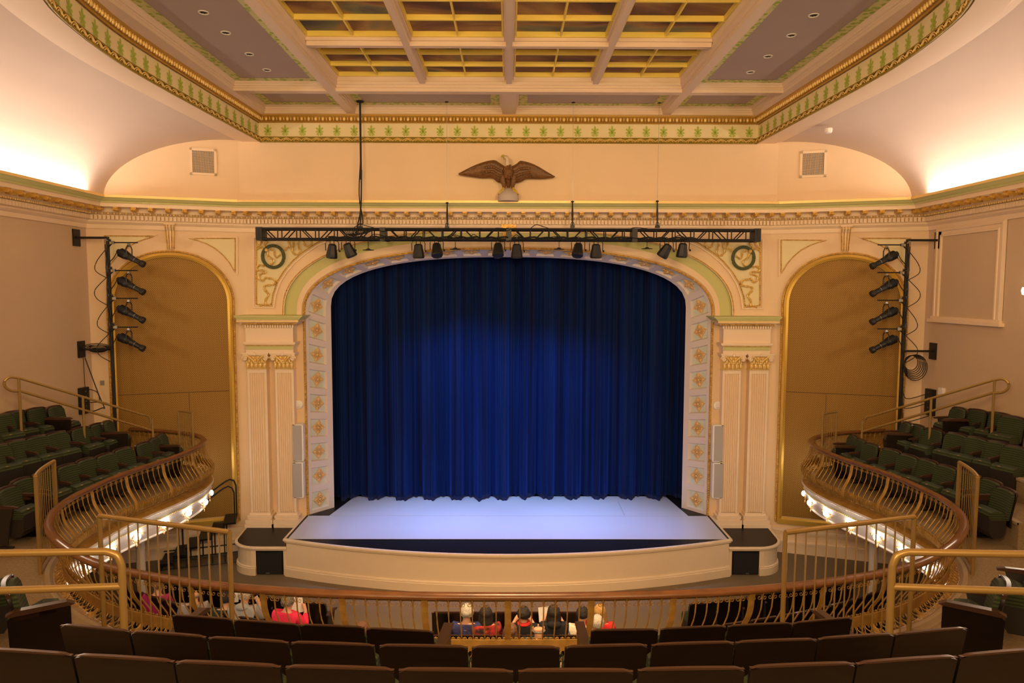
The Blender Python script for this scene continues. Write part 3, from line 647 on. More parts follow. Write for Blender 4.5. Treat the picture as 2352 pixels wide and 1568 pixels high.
# ---------------------------------------------------------------- large spandrels with wreath and ribbons
WL_ = lambda x, y, o=0.0: atY(x, y, D - o)
def mx(s, p): return V((p.x * (1 if s < 0 else -1), p.y, p.z))
for s in (-1, 1):
    px = [(582, 543), (582, 707), (631, 707), (635, 679), (645, 650), (660, 626), (680, 603), (703, 584), (731, 565), (765, 551), (790, 543)]
    q = [WL_(x, y) for x, y in px]; c = V((-4.95, D, -.1)); c = sum(q, V()) / len(q)
    sp = empty('spandrel_panel', mx(s, V((c.x, D, q[1].z)))); tag(sp, 'large pale green gilt-edged spandrel beside the curtain arch, stage %s in the picture' % WL[s], 'wall panel', 'large arch spandrels')
    def ins(pts, o):
        r = []; n = len(pts)
        for i in range(n):
            a, b, d = pts[i - 1], pts[i], pts[(i + 1) % n]; e1 = (b - a).normalized(); e2 = (d - b).normalized(); n1 = V((-e1.z, 0, e1.x)); n2 = V((-e2.z, 0, e2.x)); m = (n1 + n2) / (1 + n1.dot(n2)); r.append(b + m * o)
        return r
    mb = MB(); i1 = ins(q, .05); mb.add([p - V((0, .012, 0)) for p in i1], [tuple(range(len(q)))]); mirx(s, mb).obj('panel', 'pale', sp)
    mb = MB(); rows = [(q, 0), (q, .04), (ins(q, .03), .045), (ins(q, .045), .02), (i1, .012)]; mb.grid([[p - V((0, o, 0)) for p in P] for P, o in rows], cu=True); mirx(s, mb).obj('frame', 'trimc', sp)
    mb = MB(); b = [p - V((0, .03, 0)) for p in ins(q, .075)]; beads(mb, b + [b[0]], .022, .07); mirx(s, mb).obj('bead_moulding', 'gold', sp, smooth=True, ang=80)
    # wreath
    wc = WL_(628, 589, .05); wr = empty('laurel_wreath', mx(s, wc)); tag(wr, 'dark green laurel wreath with gilt ribbons on the %s spandrel' % WL[s], 'wreath', 'laurel wreaths')
    ring = lambda r, a: wc + V((math.cos(a) * r, 0, math.sin(a) * r * 1.02))
    mb = MB().tube([ring(.235, i * PI / 16) for i in range(32)], .034, 8, closed=True)
    for i in range(44):
        a = i * 2 * PI / 44; d = V((-math.sin(a), 0, math.cos(a)))
        for t in (-1, 0, 1):
            ax = (d + V((math.cos(a), 0, math.sin(a))) * t * .5).normalized(); cc = ax.cross(V((0, -1, 0))); mb.ball(ring(.235 + t * .022, a) - V((0, .026, 0)), (.032, .011, .012), 5, 3, Matrix((ax, cc, V((0, -1, 0)))).transposed())
    mirx(s, mb).obj('laurel_ring', 'laurel', wr, smooth=True, ang=70)
    def ribbon(mb, pxs, w=.028):
        pts = resample(spline([WL_(580 + x / 7.84, 440 + y / 7.84, .035) for x, y in pxs], 6), .03); L_, R_ = [], []
        for i, p in enumerate(pts):
            a, b = pts[max(0, i - 1)], pts[min(len(pts) - 1, i + 1)]; t = (b - a).normalized(); nn = V((-t.z, 0, t.x)); ww = w * (.75 + .25 * math.sin(i * 1.7)); tw = .012 * math.sin(i * .9)
            L_.append(p + nn * ww + V((0, -.012 - tw, 0))); R_.append(p - nn * ww + V((0, -.012 + tw, 0)))
        mb.grid([L_, [(l + r) / 2 + V((0, -.016, 0)) for l, r in zip(L_, R_)], R_]); mb.grid([[l + V((0, .02, 0)) for l in L_], L_]); mb.grid([R_, [r + V((0, .02, 0)) for r in R_]])
    mb = MB()
    ribbon(mb, [(240, 1060), (150, 1000), (80, 1040), (70, 1000), (150, 930), (160, 860), (210, 850), (250, 900), (215, 960), (240, 1040)])
    ribbon(mb, [(260, 1080), (290, 1170), (370, 1220), (370, 1290), (310, 1315)]); ribbon(mb, [(330, 1040), (390, 1070), (400, 1150), (440, 1180), (510, 1130)])
    ribbon(mb, [(590, 1060), (600, 1020), (660, 1000), (650, 900), (620, 850), (690, 850), (740, 940), (710, 1040), (740, 1110), (820, 1130), (860, 1070), (820, 960), (840, 860), (900, 850), (940, 950), (1000, 990), (1060, 940), (1050, 860), (1110, 850)])
    ribbon(mb, [(210, 1345), (130, 1320), (80, 1370), (90, 1420), (170, 1420), (230, 1430), (220, 1470), (150, 1480), (110, 1530), (130, 1590), (200, 1600), (230, 1550), (300, 1560), (390, 1580), (410, 1650), (350, 1680), (240, 1690), (200, 1740), (250, 1800), (290, 1850), (260, 1900), (230, 1980), (240, 2040)])
    ribbon(mb, [(130, 2070), (190, 2040), (240, 2050), (300, 2040), (350, 2070)], .02)
    mb.ball(WL_(612, 574, .07), .045, 8, 5)
    mirx(s, mb).obj('ribbon', 'ribbon', wr, smooth=True)

# ---------------------------------------------------------------- entablatures and pilasters
def ebox(mb, x0, x1, y0, y1, o):   # front face given in pixels, standing o clear of the wall
    a, b = atY(x0, y0, D - o), atY(x1, y1, D - o); z1 = atY(1168, y0, D - o).z; z0 = atY(1168, y1, D - o).z; mb.bx(a.x, b.x, D - o, D, z0, z1)
for s in (-1, 1):
    e = empty('entablature', mx(s, WL_(618, 810))); tag(e, 'projecting cream and green entablature block over the %s pair of pilasters' % WL[s], 'entablature', 'entablature blocks')
    mb = MB(); ebox(mb, 563, 674, 741, 812, .30); ebox(mb, 559, 678, 787, 791.5, .36); ebox(mb, 562, 676, 791.5, 794, .33); ebox(mb, 552, 682, 741, 745.5, .40); mirx(s, mb).obj('block', 'trimc', e)
    mb = MB(); ebox(mb, 565, 672, 794, 803.5, .315); ebox(mb, 537, 694, 726, 728.5, .62); 
    A1, A2 = atY(538, 728, D - .6), atY(690, 728, D - .6)
    for i, (y0, y1, o, dx) in enumerate(((728.5, 731, .60, 2), (731, 733.5, .57, 4), (733.5, 735.5, .55, 6))): ebox(mb, 537 + dx, 693 - dx, y0, y1, o)
    mirx(s, mb).obj('green_cornice', 'green', e)
    mb = MB(); ebox(mb, 543, 685, 735.5, 741, .52); mirx(s, mb).obj('gilt_fillet', mat('gilt_fillet', (.85, .60, .28), .5, metal=.2, bump=.5, bscale=30), e)
    mb = MB(); k = 20
    for i in range(k):
        x = 563.5 + i * (672 - 563.5) / (k - 1); a = atY(x - 2.0, 746, D - .36); b = atY(x + 2.0, 752.5, D - .36); mb.bx(a.x, b.x, D - .36, D - .3, b.z, a.z)
    mirx(s, mb).obj('dentil_course', 'trimc', e)
    mb = MB(); a = atY(555, 743.5, D - .42); b = atY(681, 743.5, D - .42); beads(mb, [a, b], .03, .06); a = atY(563, 793, D - .34); b = atY(674, 793, D - .34); beads(mb, [a, b], .014, .05); mirx(s, mb).obj('gilt_beading', 'gold', e, smooth=True, ang=80)
    for nm, xa, xb, c0, c1 in (('outer', 568, 612, 555, 615), ('inner', 631.5, 674, 619, 679)):
        xm = (xa + xb) / 2; p = empty('pilaster', mx(s, atY(xm + 1, 1208, D - .2))); tag(p, 'fluted cream pilaster with gilt leafy capital, the %s one of the %s pair' % (nm, WL[s]), 'pilaster', 'fluted pilasters')
        O = .20; zt_p = atY(1168, 849, D - O).z; zb_p = ZPL; XA, XB = atY(xa, 850, D - O).x, atY(xb, 850, D - O).x
        XAb, XBb = XA - .02, XB + .02; n = 7
        mb = MB(); prof_x = []
        wdt = XB - XA
        for i in range(n):
            x0 = .04 + i * (wdt - .08) / n; w_ = (wdt - .08) / n
            prof_x += [(x0 + w_ * .12, 0), (x0 + w_ * .2, -.02), (x0 + w_ * .5, -.034), (x0 + w_ * .8, -.02), (x0 + w_ * .88, 0)]
        pf = [(0, -O), (0, 0)] + prof_x + [(wdt, 0), (wdt, -O)]
        mb.grid([[(XA + x, D - O - o, z) for x, o in pf] for z in (zb_p + .3, zt_p - .08)])
        mb.bx(XA, XB, D - O, D, zt_p - .08, zt_p + .0); mb.bx(XA, XB, D - O, D, zb_p + .1, zb_p + .32)
        mirx(s, mb).obj('shaft', 'trimc', p)
        mb = MB(); yb = zb_p
        for h0, h1, e_ in ((0, .075, .115), (.075, .10, .09), (.10, .17, .10), (.17, .20, .05), (.20, .26, .07), (.26, .32, .025)):
            mb.bx(XA - e_, XB + e_, D - O - e_, D, yb + h0, yb + h1)
        mirx(s, mb).obj('base', 'trimc', p)
        # capital
        zc0, zc1 = zt_p, atY(1168, 810, D - O).z; hc = zc1 - zc0; xc = (XA + XB) / 2; hwc = wdt / 2
        mb = MB(); mb.grid([[(xc - hwc * f, D, z), (xc - hwc * f, D - O - g_, z), (xc + hwc * f, D - O - g_, z), (xc + hwc * f, D, z)] for z, f, g_ in ((zc0, 1.06, .02), (zc0 + .02, 1.06, .03), (zc0 + .03, 1.0, .0), (zc0 + hc * .5, 1.02, .02), (zc0 + hc * .8, 1.2, .06))])
        yf = D - O - .03
        for i in range(5):
            xx = xc + (i - 2) * hwc * .44; mb.ball((xx, yf, zc0 + hc * .27), (hwc * .17, .03, hc * .22), 8, 5); mb.ball((xx, yf - .03, zc0 + hc * .42), (hwc * .13, .03, hc * .07), 6, 4)
            for q_ in (-1, 1): mb.ball((xx + q_ * hwc * .12, yf - .015, zc0 + hc * .2), (hwc * .05, .02, hc * .1), 5, 3)
        for i in range(4): xx = xc + (i - 1.5) * hwc * .44; mb.ball((xx, yf - .01, zc0 + hc * .50), (hwc * .13, .04, hc * .16), 7, 4); mb.ball((xx, yf - .045, zc0 + hc * .62), (hwc * .1, .025, hc * .05), 6, 4)
        for q_ in (-1, 1):
            mb.tube(spline([V((xc + q_ * hwc * .05, yf - .03, zc0 + hc * .35)), V((xc + q_ * hwc * .4, yf - .05, zc0 + hc * .62)), V((xc + q_ * hwc * .95, yf - .05, zc0 + hc * .86))], 4), [.012 + .0012 * i for i in range(9)], 6)
            mb.ball((xc + q_ * hwc * .25, yf - .03, zc0 + hc * .72), (hwc * .2, .03, hc * .07), 6, 4, Matrix.Rotation(-q_ * .7, 3, 'Y'))
        mb.ball((xc, yf - .04, zc0 + hc * .55), .03, 6, 4)
        mirx(s, mb).obj('gilt_leaf_bell', 'goldl', p, smooth=True, ang=50)
        mb = MB(); mb.bx(xc - hwc * 1.38, xc + hwc * 1.38, D - O - .11, D, zc1 - .035, zc1); mb.bx(xc - hwc * 1.3, xc + hwc * 1.3, D - O - .09, D, zc1 - .065, zc1 - .035)
        for q_ in (-1, 1):
            ctr = V((xc + q_ * hwc * 1.08, yf - .05, zc1 - .125)); sp_ = [ctr + V((q_ * math.cos(t) * r_, -.01 * t / 6, math.sin(t) * r_)) for t, r_ in ((i * .5, .062 * (1 - i / 26)) for i in range(24))]; mb.tube(sp_, .014, 6); mb.ball(ctr, (.045, .02, .045), 8, 4)
        mb.ball((xc, yf - .08, zc1 - .03), (.035, .03, .045), 6, 4)
        mirx(s, mb).obj('abacus', 'trimc', p, smooth=True, ang=40)

# ---------------------------------------------------------------- stage, side platforms, curtain
ZL2 = ZST
def apron_curve(n=24):    # front edge of the stage, from left corner to right corner
    a = atz(658, 1236, ZST); m = atz(1166, 1272, ZST); hx, dy = 4.6, a.y - m.y
    R_ = (hx * hx + dy * dy) / (2 * dy); return [(x, m.y + R_ - math.sqrt(R_ * R_ - x * x)) for x in [-hx + 2 * hx * i / n for i in range(n + 1)]]
AC = apron_curve(); YC = AC[0][1]
stg = empty('stage', (0, YC, ZF)); tag(stg, 'low bowed stage with white floor and cream apron front before the curtain', 'stage')
mb = MB(); n = len(AC); top = [(x, y, ZST) for x, y in AC] + [(4.6, D + .02, ZST), (5.9, D + .02, ZST), (5.9, 17.6, ZST), (-5.9, 17.6, ZST), (-5.9, D + .02, ZST), (-4.6, D + .02, ZST)]
mb.add(top, [tuple(range(len(top)))]); mb.add([V(p) - V((0, 0, .03)) for p in top], [tuple(range(len(top)))]); mb.obj('deck', 'deck', stg)
wl = [(-4.6, D)] + AC + [(4.6, D)]   # room side lies to the left of this travel, so go right to left
mb = MB().sweep(wl, [(0, ZST - .02), (0, ZF)]); mb.obj('apron_wall', 'apron', stg)
mb = MB().sweep(wl, [(0, ZST + .004), (.05, ZST + .004), (.06, ZST - .02), (.055, ZST - .045), (.035, ZST - .05), (.035, ZST - .075), (.02, ZST - .09), (0, ZST - .10)]); mb.obj('nosing_moulding', 'apron', stg, smooth=True)
mb = MB().sweep(wl, [(0, ZF + .22), (.02, ZF + .215), (.03, ZF + .19), (.022, ZF + .18), (.035, ZF + .165), (.035, ZF)]); mb.obj('skirting', 'apron', stg, smooth=True)
mb = MB(); yw = atz(1165, 1238, ZST).y; ysm = atz(1165, 1184.5, ZST).y
mb.bx(-4.55, 4.55, yw, ysm - .012, ZST, ZST + .006); mb.obj('dance_floor', 'marley', stg)
q = [atz(757, 1183.5, ZST), atz(1580, 1184, ZST), atz(1528, 1140, ZST), atz(816, 1140, ZST)]; q[0].y = q[1].y = ysm
mb = MB(); mb.add([p + V((0, 0, .006)) for p in q] + [p + V((0, 0, .0)) for p in q], [(0, 1, 2, 3), (4, 5, 6, 7), (0, 1, 5, 4)]); mb.obj('dance_floor', 'marley', stg)
mb = MB(); a, b = atz(1418, 1152, ZST), atz(1433, 1184, ZST); mb.add([a + V((0, 0, .008)), b + V((0, 0, .008)), b + V((.03, 0, .008)), a + V((.03, 0, .008))], [(0, 1, 2, 3)]); mb.obj('floor_tape', mat('grey_floor_tape', (.40, .40, .44), .5), stg)
for s in (-1, 1):
    # side platform with rounded corner
    A1 = atz(600, 1255, ZPL).y; xl = atz(527, 1230, ZPL).x
    pts = [(-4.6, A1), (-5.25, A1)]
    for i in range(9):
        t = i / 8 * PI / 2; pts.append((-5.25 - .55 * math.sin(t), A1 + .55 - .55 * math.cos(t)))
    pts += [(-5.86, D - .25), (-5.83, D)]
    pl = empty('side_platform', mx(s, V((-5.2, A1, ZF)))); tag(pl, 'low black-topped platform with rounded corner on the %s of the stage' % WL[s], 'platform', 'side platforms')
    body = pts + [(-4.6, D)]
    mb = MB(); mb.add([(x, y, ZPL) for x, y in body], [tuple(range(len(body)))]); mb.add([(x, y, ZPL - .02) for x, y in body], [tuple(range(len(body)))]); mirx(s, mb).obj('top', 'deck', pl)
    # front wall with the speaker recess
    xs0, xs1 = atY(578, 1290, A1).x, atY(650, 1290, A1).x; zr = atY(600, 1263, A1).z
    wp = [(x, y) for x, y in pts][::1]
    seg = [p for p in pts if p[0] <= xs0 - .001]; seg = [(xs0, A1)] + [p for p in pts[1:]]
    mb = MB().sweep(seg[::-1], [(0, ZPL - .01), (0, ZF)]); mb.bx(xs0, xs1, A1, A1 + .01, zr, ZPL - .01); mb.bx(xs1, -4.6, A1, A1 + .01, ZF, ZPL - .01)
    mb.bx(xs0 - .01, xs0, A1, A1 + .45, ZF, zr); mb.bx(xs1, xs1 + .01, A1, A1 + .45, ZF, zr); mb.bx(xs0, xs1, A1 + .45, A1 + .46, ZF, zr); mirx(s, mb).obj('front_wall', 'apron', pl)
    pr_ = [(0, ZPL + .004), (.05, ZPL + .004), (.06, ZPL - .02), (.055, ZPL - .04), (.03, ZPL - .05), (.03, ZPL - .07), (0, ZPL - .09)]
    mirx(s, MB().sweep(pts[::-1], pr_)).obj('nosing_moulding', 'apron', pl, smooth=True)
    mirx(s, MB().sweep(seg[::-1], [(0, ZF + .19), (.03, ZF + .18), (.022, ZF + .165), (.035, ZF + .15), (.035, ZF)])).obj('skirting', 'apron', pl, smooth=True)
    sb = empty('subwoofer', mx(s, V(((xs0 + xs1) / 2, A1 + .2, ZF)))); tag(sb, 'black bass speaker box set into the %s platform front' % WL[s], 'speaker', 'bass speakers')
    mb = MB().bx(xs0 + .015, xs1 - .015, A1 + .03, A1 + .42, ZF + .005, zr - .02); mirx(s, mb).obj('cabinet', 'black', sb)
    mb = MB().bx(xs0 + .03, xs1 - .03, A1 + .012, A1 + .03, ZF + .02, zr - .07); mirx(s, mb).obj('grille', 'blackp', sb)
    xm = (xs0 + xs1) / 2; mb = MB().bx(xm - .035, xm + .035, A1 + .008, A1 + .012, ZF + .03, ZF + .045); mirx(s, mb).obj('badge', 'steel', sb)
# curtain
YCU = atz(1165, 1150, ZST).y
cu = empty('stage_curtain', (0, YCU, ZST)); tag(cu, 'royal blue velvet stage curtain drawn across the arch in deep folds', 'curtain')
def fold(x):
    p = x * 2 * PI / .62
    return .165 * math.sin(p + 1.3 * math.sin(x * 1.1)) + .055 * math.sin(p * 2.7 + x) + .030 * math.sin(p * 5.3 + 2 * x) + .02 * math.sin(x * 3.1)
for nm, x0, x1, o in (('panel', -4.9, .09, 0.0), ('panel', .0, 4.9, .08)):
    mb = MB(); nx = 420; rows = []
    for zi, z in enumerate([ZST + .025, ZST + .10, ZST + .6, ZST + 1.6, ZST + 3, ZST + 4.4, zt2 + .6]):
        f = 1.0 - .10 * zi
        rows.append([(x0 + (x1 - x0) * i / nx, YCU + .16 + o + fold(x0 + (x1 - x0) * i / nx) * f, z - (.025 if zi == 0 and fold(x0 + (x1 - x0) * i / nx) < -.1 else 0)) for i in range(nx + 1)])
    pn_ = mb.grid(rows).obj(nm, 'velvet', cu, smooth=True, ang=80)
    hm = MB(); hm.grid([[(p[0], p[1] - .004, p[2] + dz) for p in rows[0]] for dz in (0, .10)]); hm.obj('hem', mat('dark_blue_hem', (.002, .010, .075), .85), pn_)

# ---------------------------------------------------------------- speakers and strobes beside the arch
for s in (-1, 1):
    for y0, y1, w_ in ((975, 1060, 'upper'), (1062, 1144, 'lower')):
        a, b = atY(671, y0, D - .22), atY(697, y1, D - .22)
        sp = empty('column_speaker', mx(s, V(((a.x + b.x) / 2, D - .12, b.z)))); tag(sp, 'slim grey wall speaker %s of the pair on the %s of the arch' % (w_, WL[s]), 'speaker', 'column speakers')
        mb = MB(); r = .03; poly = [(a.x, a.z), (a.x, b.z), (b.x - r, b.z), (b.x - .008, b.z + .01), (b.x, b.z + r), (b.x, a.z - r), (b.x - .008, a.z - .01), (b.x - r, a.z)]
        mb.prism(poly, lambda p, q_, d: V((p, d, q_)), D - .20, D - .01); mirx(s, mb).obj('cabinet', 'white', sp)
        mb = MB(); mb.bx(a.x + .004, b.x - .035, D - .215, D - .20, b.z + .02, a.z - .02); mirx(s, mb).obj('grille', 'speaker', sp)
    c = WL_(686, 929, .03); st = empty('strobe_alarm', mx(s, c)); tag(st, 'round white strobe alarm on the wall %s of the curtain arch' % WL[s], 'alarm', 'round wall alarms')
    mb = MB().lathe([(.10, 0), (.105, -.02), (.095, -.045), (.05, -.05), (0, -.05)], c + V((0, .03, 0)), 20, 'Y'); 
    mb = MB(); mb.lathe([(0, 0), (.095, 0), (.10, .02), (.09, .04), (.06, .05), (0, .05)], c + V((0, .03, 0)), 20, R=Matrix.Rotation(PI / 2, 3, 'X')); mirx(s, mb).obj('housing', 'white', st, smooth=True)
    mb = MB().bx(c.x - .02, c.x + .02, c.y - .035, c.y - .02, c.z - .03, c.z + .04); mirx(s, mb).obj('lens', mat('clear_lens', (.9, .85, .8), .1), st)
    mb = MB(); [mb.bx(c.x - .035 + i * .012, c.x - .03 + i * .012, c.y - .022, c.y - .019, c.z - .06, c.z - .045) for i in range(6)]; mirx(s, mb).obj('marking', mat('red_marking', (.5, .1, .06), .5), st)

# ---------------------------------------------------------------- carved eagle on the ledge
def EP(x, y, o=0.0): return atY(1000 + x / 7.127, 330 + y / 7.127, 14.66 - o)
eg = empty('eagle_statue', EP(1190, 950)); tag(eg, 'carved brown eagle with spread wings perched on the cornice ledge', 'statue')
mb = MB()
def wing(top, bot, sgn):
    n = 24; T_, B_ = spline([EP(*p) for p in top], 8), spline([EP(*p) for p in bot], 8)
    tt = [poly_at(T_, i / n) for i in range(n + 1)]; bb = [poly_at(B_, i / n) for i in range(n + 1)]; rows = []
    m = 14
    for j in range(m + 1):
        v = j / m; rows.append([tt[i].lerp(bb[i], v) - V((0, (.02 + .10 * math.sin(PI * min(1, v * 1.0 + .02)) ** .6 * (.35 + .65 * i / n) + (.028 * math.sin(PI * min(1, v * 3)) if v < .34 else 0)), 0)) for i in range(n + 1)])
    mb.grid(rows); mb.grid([tt, bb]); mb.grid([tt, rows[0]]); mb.grid([rows[-1], bb]); mb.grid([[r[0] for r in rows], [tt[0].lerp(bb[0], j / m) for j in range(m + 1)]])
    # long flight feathers fanning from the wrist towards the tip
    for k in range(9):
        v0, v1 = .36 + k * .07, .30 + k * .075; a = poly_at(T_, .72 - k * .03).lerp(poly_at(B_, .72 - k * .03), v0); b = poly_at(T_, .06 + k * .045).lerp(poly_at(B_, .06 + k * .045), min(.98, v1))
        mb.tube([a.lerp(b, t) - V((0, .085 - .05 * t, 0)) for t in (0, .25, .5, .75, 1)], [.010, .020, .022, .018, .008], 6)
    for k in range(14):
        u_ = .60 + (k % 7) * .055; v_ = .42 + (k // 7) * .26; mb.ball(poly_at(T_, u_).lerp(poly_at(B_, u_), v_) - V((0, .12, 0)), (.045, .02, .03), 6, 4, Matrix.Rotation(sgn * .5, 3, 'Y'))
wing([(380, 490), (600, 375), (800, 300), (960, 272), (1040, 310), (1130, 370)], [(385, 512), (500, 528), (740, 560), (930, 562), (1010, 625), (1120, 640)], 1)
wing([(1958, 540), (1800, 445), (1600, 335), (1400, 283), (1340, 325), (1250, 375)], [(1940, 556), (1750, 574), (1500, 574), (1430, 610), (1340, 640), (1240, 645)], -1)
mb.ball(EP(1190, 470, .14), (.115, .13, .17), 14, 10); mb.ball(EP(1190, 400, .12), (.08, .09, .09), 12, 8)
mb.tube([EP(1190, 520, .12), EP(1195, 600, .10), EP(1198, 680, .08), EP(1200, 745, .06)], [.085, .07, .05, .02], 10)
for x0, x1 in ((1105, 1125), (1285, 1265)):
    mb.tube([EP(x0, 520, .16), EP(x0, 600, .17), EP(x1, 680, .14), EP(x1, 730, .13)], [.045, .06, .045, .03], 10)
for i in range(60):
    a, b = rnd.uniform(-.8, .8), rnd.uniform(-1, 1); p = EP(1190, 470, .14) + V((.105 * math.sin(a), -.125 * math.cos(a) * math.cos(b * .8), .16 * math.sin(b))); mb.ball(p, (.018, .012, .024), 5, 3)
mb.obj('body', mat('carved_brown_feathers', (.20, .085, .018), .45, bump=.5, bscale=45, col2=(.11, .045, .010), vscale=30), eg, smooth=True, ang=60)
mb = MB(); mb.tube([EP(1188, 400, .18), EP(1185, 350, .19), EP(1180, 290, .20), EP(1175, 240, .20), EP(1165, 205, .19)], [.062, .055, .045, .045, .03], 12); mb.ball(EP(1160, 222, .20), (.055, .05, .042), 10, 8)
mb.obj('head', mat('white_eagle_head', (.72, .58, .44), .6, bump=.4, bscale=60, var=.2, vscale=40), eg, smooth=True)
mb = MB(); mb.tube([EP(1135, 215, .20), EP(1100, 195, .20), EP(1083, 205, .20), EP(1084, 235, .20)], [.036, .026, .017, .005], 10); mb.tube([EP(1140, 240, .20), EP(1110, 240, .20)], [.026, .010], 8); mb.obj('beak', mat('yellow_beak', (.50, .40, .08), .4), eg, smooth=True)
mb = MB(); [mb.ball(EP(1160, 208, .24), (.010, .008, .010), 6, 4)]; mb.obj('eye', 'blackp', eg)
for sg, x0 in ((-1, 1125), (1, 1265)):
    mb = MB(); cl = MB()
    for k in range(3):
        a = EP(x0 + sg * 8, 730, .15); b = EP(x0 + sg * (15 + k * 25), 765 + k * 16, .20 - k * .02); c_ = EP(x0 + sg * (28 + k * 28), 792 + k * 14, .19 - k * .02); mb.tube([a, b, c_], [.026, .024, .018], 7); cl.tube([c_, EP(x0 + sg * (36 + k * 28), 815 + k * 12, .17 - k * .02)], [.015, .003], 6)
    t = mb.obj('foot', mat('yellow_foot', (.62, .43, .05), .45), eg, smooth=True); cl.obj('claw', 'black', t)
c = EP(1192, 945, .12); mb = MB(); mb.lathe([(.205, 0), (.215, .03), (.215, .10), (.19, .155), (.13, .22), (.07, .27), (0, .285)], c, 20, sx=1.02); mb.obj('rock_base', mat('grey_plaster_rock', (.50, .43, .40), .7), eg, smooth=True)

# ---------------------------------------------------------------- lighting truss
YT = 14.36; zt1_, zt0_ = atY(1168, 526.5, YT).z, atY(1168, 550, YT).z; xl_, xr_ = atY(588, 538, YT).x, atY(1747, 538, YT).x
trs = empty('lighting_truss', ((xl_ + xr_) / 2, YT + .12, zt0_)); tag(trs, 'long black box truss hung across the proscenium with stage lights', 'truss')
YB = YT + .26
for z in (zt0_, zt1_):
    for y in (YT, YB): MB().tube([(xl_, y, z), (xr_, y, z)], .026, 8).obj('chord', 'black', trs, smooth=True)
sec = (xr_ - xl_) / 4
for i in range(5):
    x = xl_ + sec * i; w_ = .13 if i in (0, 4) else .11; xx = x + (w_ / 2 if i == 0 else -w_ / 2 if i == 4 else 0); m = MB(); m.bx(xx - w_ / 2, xx + w_ / 2, YT - .028, YB + .028, zt0_ - .03, zt1_ + .03); m.bx(xx - .006, xx + .006, YT - .034, YT - .028, zt0_, zt1_); m.obj('end_plate', 'black', trs)
for i in range(4):
    a = xl_ + sec * i + .14; L = (sec - .28) / 3
    for j in range(3):
        x = a + j * L
        for y in (YT, YB):
            for p, q_ in (((x, zt1_), (x + L * .27, zt0_)), ((x + L * .40, zt1_), (x + L * .40, zt0_)), ((x + L * .52, zt0_), (x + L * .78, zt1_)), ((x + L * .9, zt1_), (x + L * .9, zt0_))):
                MB().tube([(p[0], y, p[1]), (q_[0], y, q_[1])], .013, 6).obj('brace', 'black', trs)
# cables lying on the truss
mb = MB()
for i in range(26):
    x = xl_ + 1.4 + rnd.random() * (xr_ - xl_ - 2.9); w_ = rnd.uniform(.15, .55); h = rnd.uniform(-.06, .10); zz = rnd.choice((zt0_, zt0_, zt1_)); mb.tube(spline([V((x, YT - .03, zz + .02)), V((x + w_ * .3, YT - .05, zz + h)), V((x + w_ * .7, YT - .04, zz + h * .6)), V((x + w_, YT - .03, zz + .02))], 5), .008, 5)
mb.tube([(xl_ + 1.5 + i * .1, YT + .06 * math.sin(i), zt0_ + .04 + .015 * math.sin(i * 2.1)) for i in range(78)], .02, 6)
for k in range(9):
    x = atY(788 + k * 4, 540, YT).x; mb.tube(spline([V((x, YT - .03, zt1_)), V((x + .08, YT - .06, zt0_ + .1)), V((x + .25, YT - .05, zt0_ + .06 + k * .01)), V((x + .36, YT - .03, zt1_ - .02))], 5), .009, 5)
tag(mb.obj('truss_cable', 'cord'), 'tangle of black power cables strapped along the lighting truss', 'cable', kind='stuff')
# hanging wires
for i, (x, yt, yb) in enumerate(((828, 466, 522), (1027, 466, 522), (1315, 463, 520), (1510, 462, 520))):
    c = atY(x, yb, YT + .1); t = atY(x, yt, YT + .1); zc = ZP
    w_ = empty('truss_hanger', c); tag(w_, 'thin wire and shackle holding the truss, %s from the left end' % ('first', 'second', 'third', 'fourth')[i], 'hanger', 'truss hangers')
    MB().tube([(t.x, t.y, t.z), (t.x, t.y, zc)], .0035, 5).obj('wire', 'steel', w_)
    m = MB().tube([(t.x, t.y, t.z), (t.x, t.y, (t.z + c.z) / 2), (c.x, c.y, c.z)], [.012, .022, .012], 8); m.ball((t.x, t.y, t.z), (.035, .02, .02), 6, 4); m.tube([(c.x + .035 * math.cos(q_ * PI / 4), c.y, c.z + .05 + .04 * math.sin(q_ * PI / 4)) for q_ in range(8)], .009, 5, closed=True); m.obj('turnbuckle', 'black', w_)
    MB().box((c.x, c.y, c.z - .005), (.09, .07, .05)).obj('clamp', 'black', w_)
    MB().lathe([(0, 0), (.035, 0), (.035, .012), (0, .012)], (t.x, t.y, zc - .012), 14).obj('ceiling_collar', 'blackp', w_)
c = atY(831, 520, YT + .05); t = atY(831, 228, YT + .05)
fd = empty('power_feed', V((c.x, c.y, c.z))); tag(fd, 'black power cables dropping from the ceiling to the lighting truss', 'cable')
MB().lathe([(0, 0), (.075, 0), (.08, .02), (.05, .03), (0, .03)], (c.x, c.y, ZP - .03), 16).obj('ceiling_plate', 'blackp', fd)
m = MB(); m.tube([(c.x, c.y, ZP - .02), (c.x, c.y, ZP - 1.6)], .020, 8); m.tube(spline([V((c.x + .01, c.y, ZP - 1.4)), V((c.x - .0, c.y - .02, ZP - 2.0)), V((c.x - .03, c.y, ZP - 2.3)), V((c.x - .09, c.y - .02, c.z)), V((c.x - .1, c.y - .03, zt0_ + .1))], 6), .015, 6); m.tube(spline([V((c.x - .01, c.y + .01, ZP - 1.2)), V((c.x - .05, c.y + .02, ZP - 1.9)), V((c.x + .01, c.y + .02, ZP - 2.35)), V((c.x + .02, c.y, c.z + .05))], 6), .012, 6)
m.obj('cord', 'cord', fd)
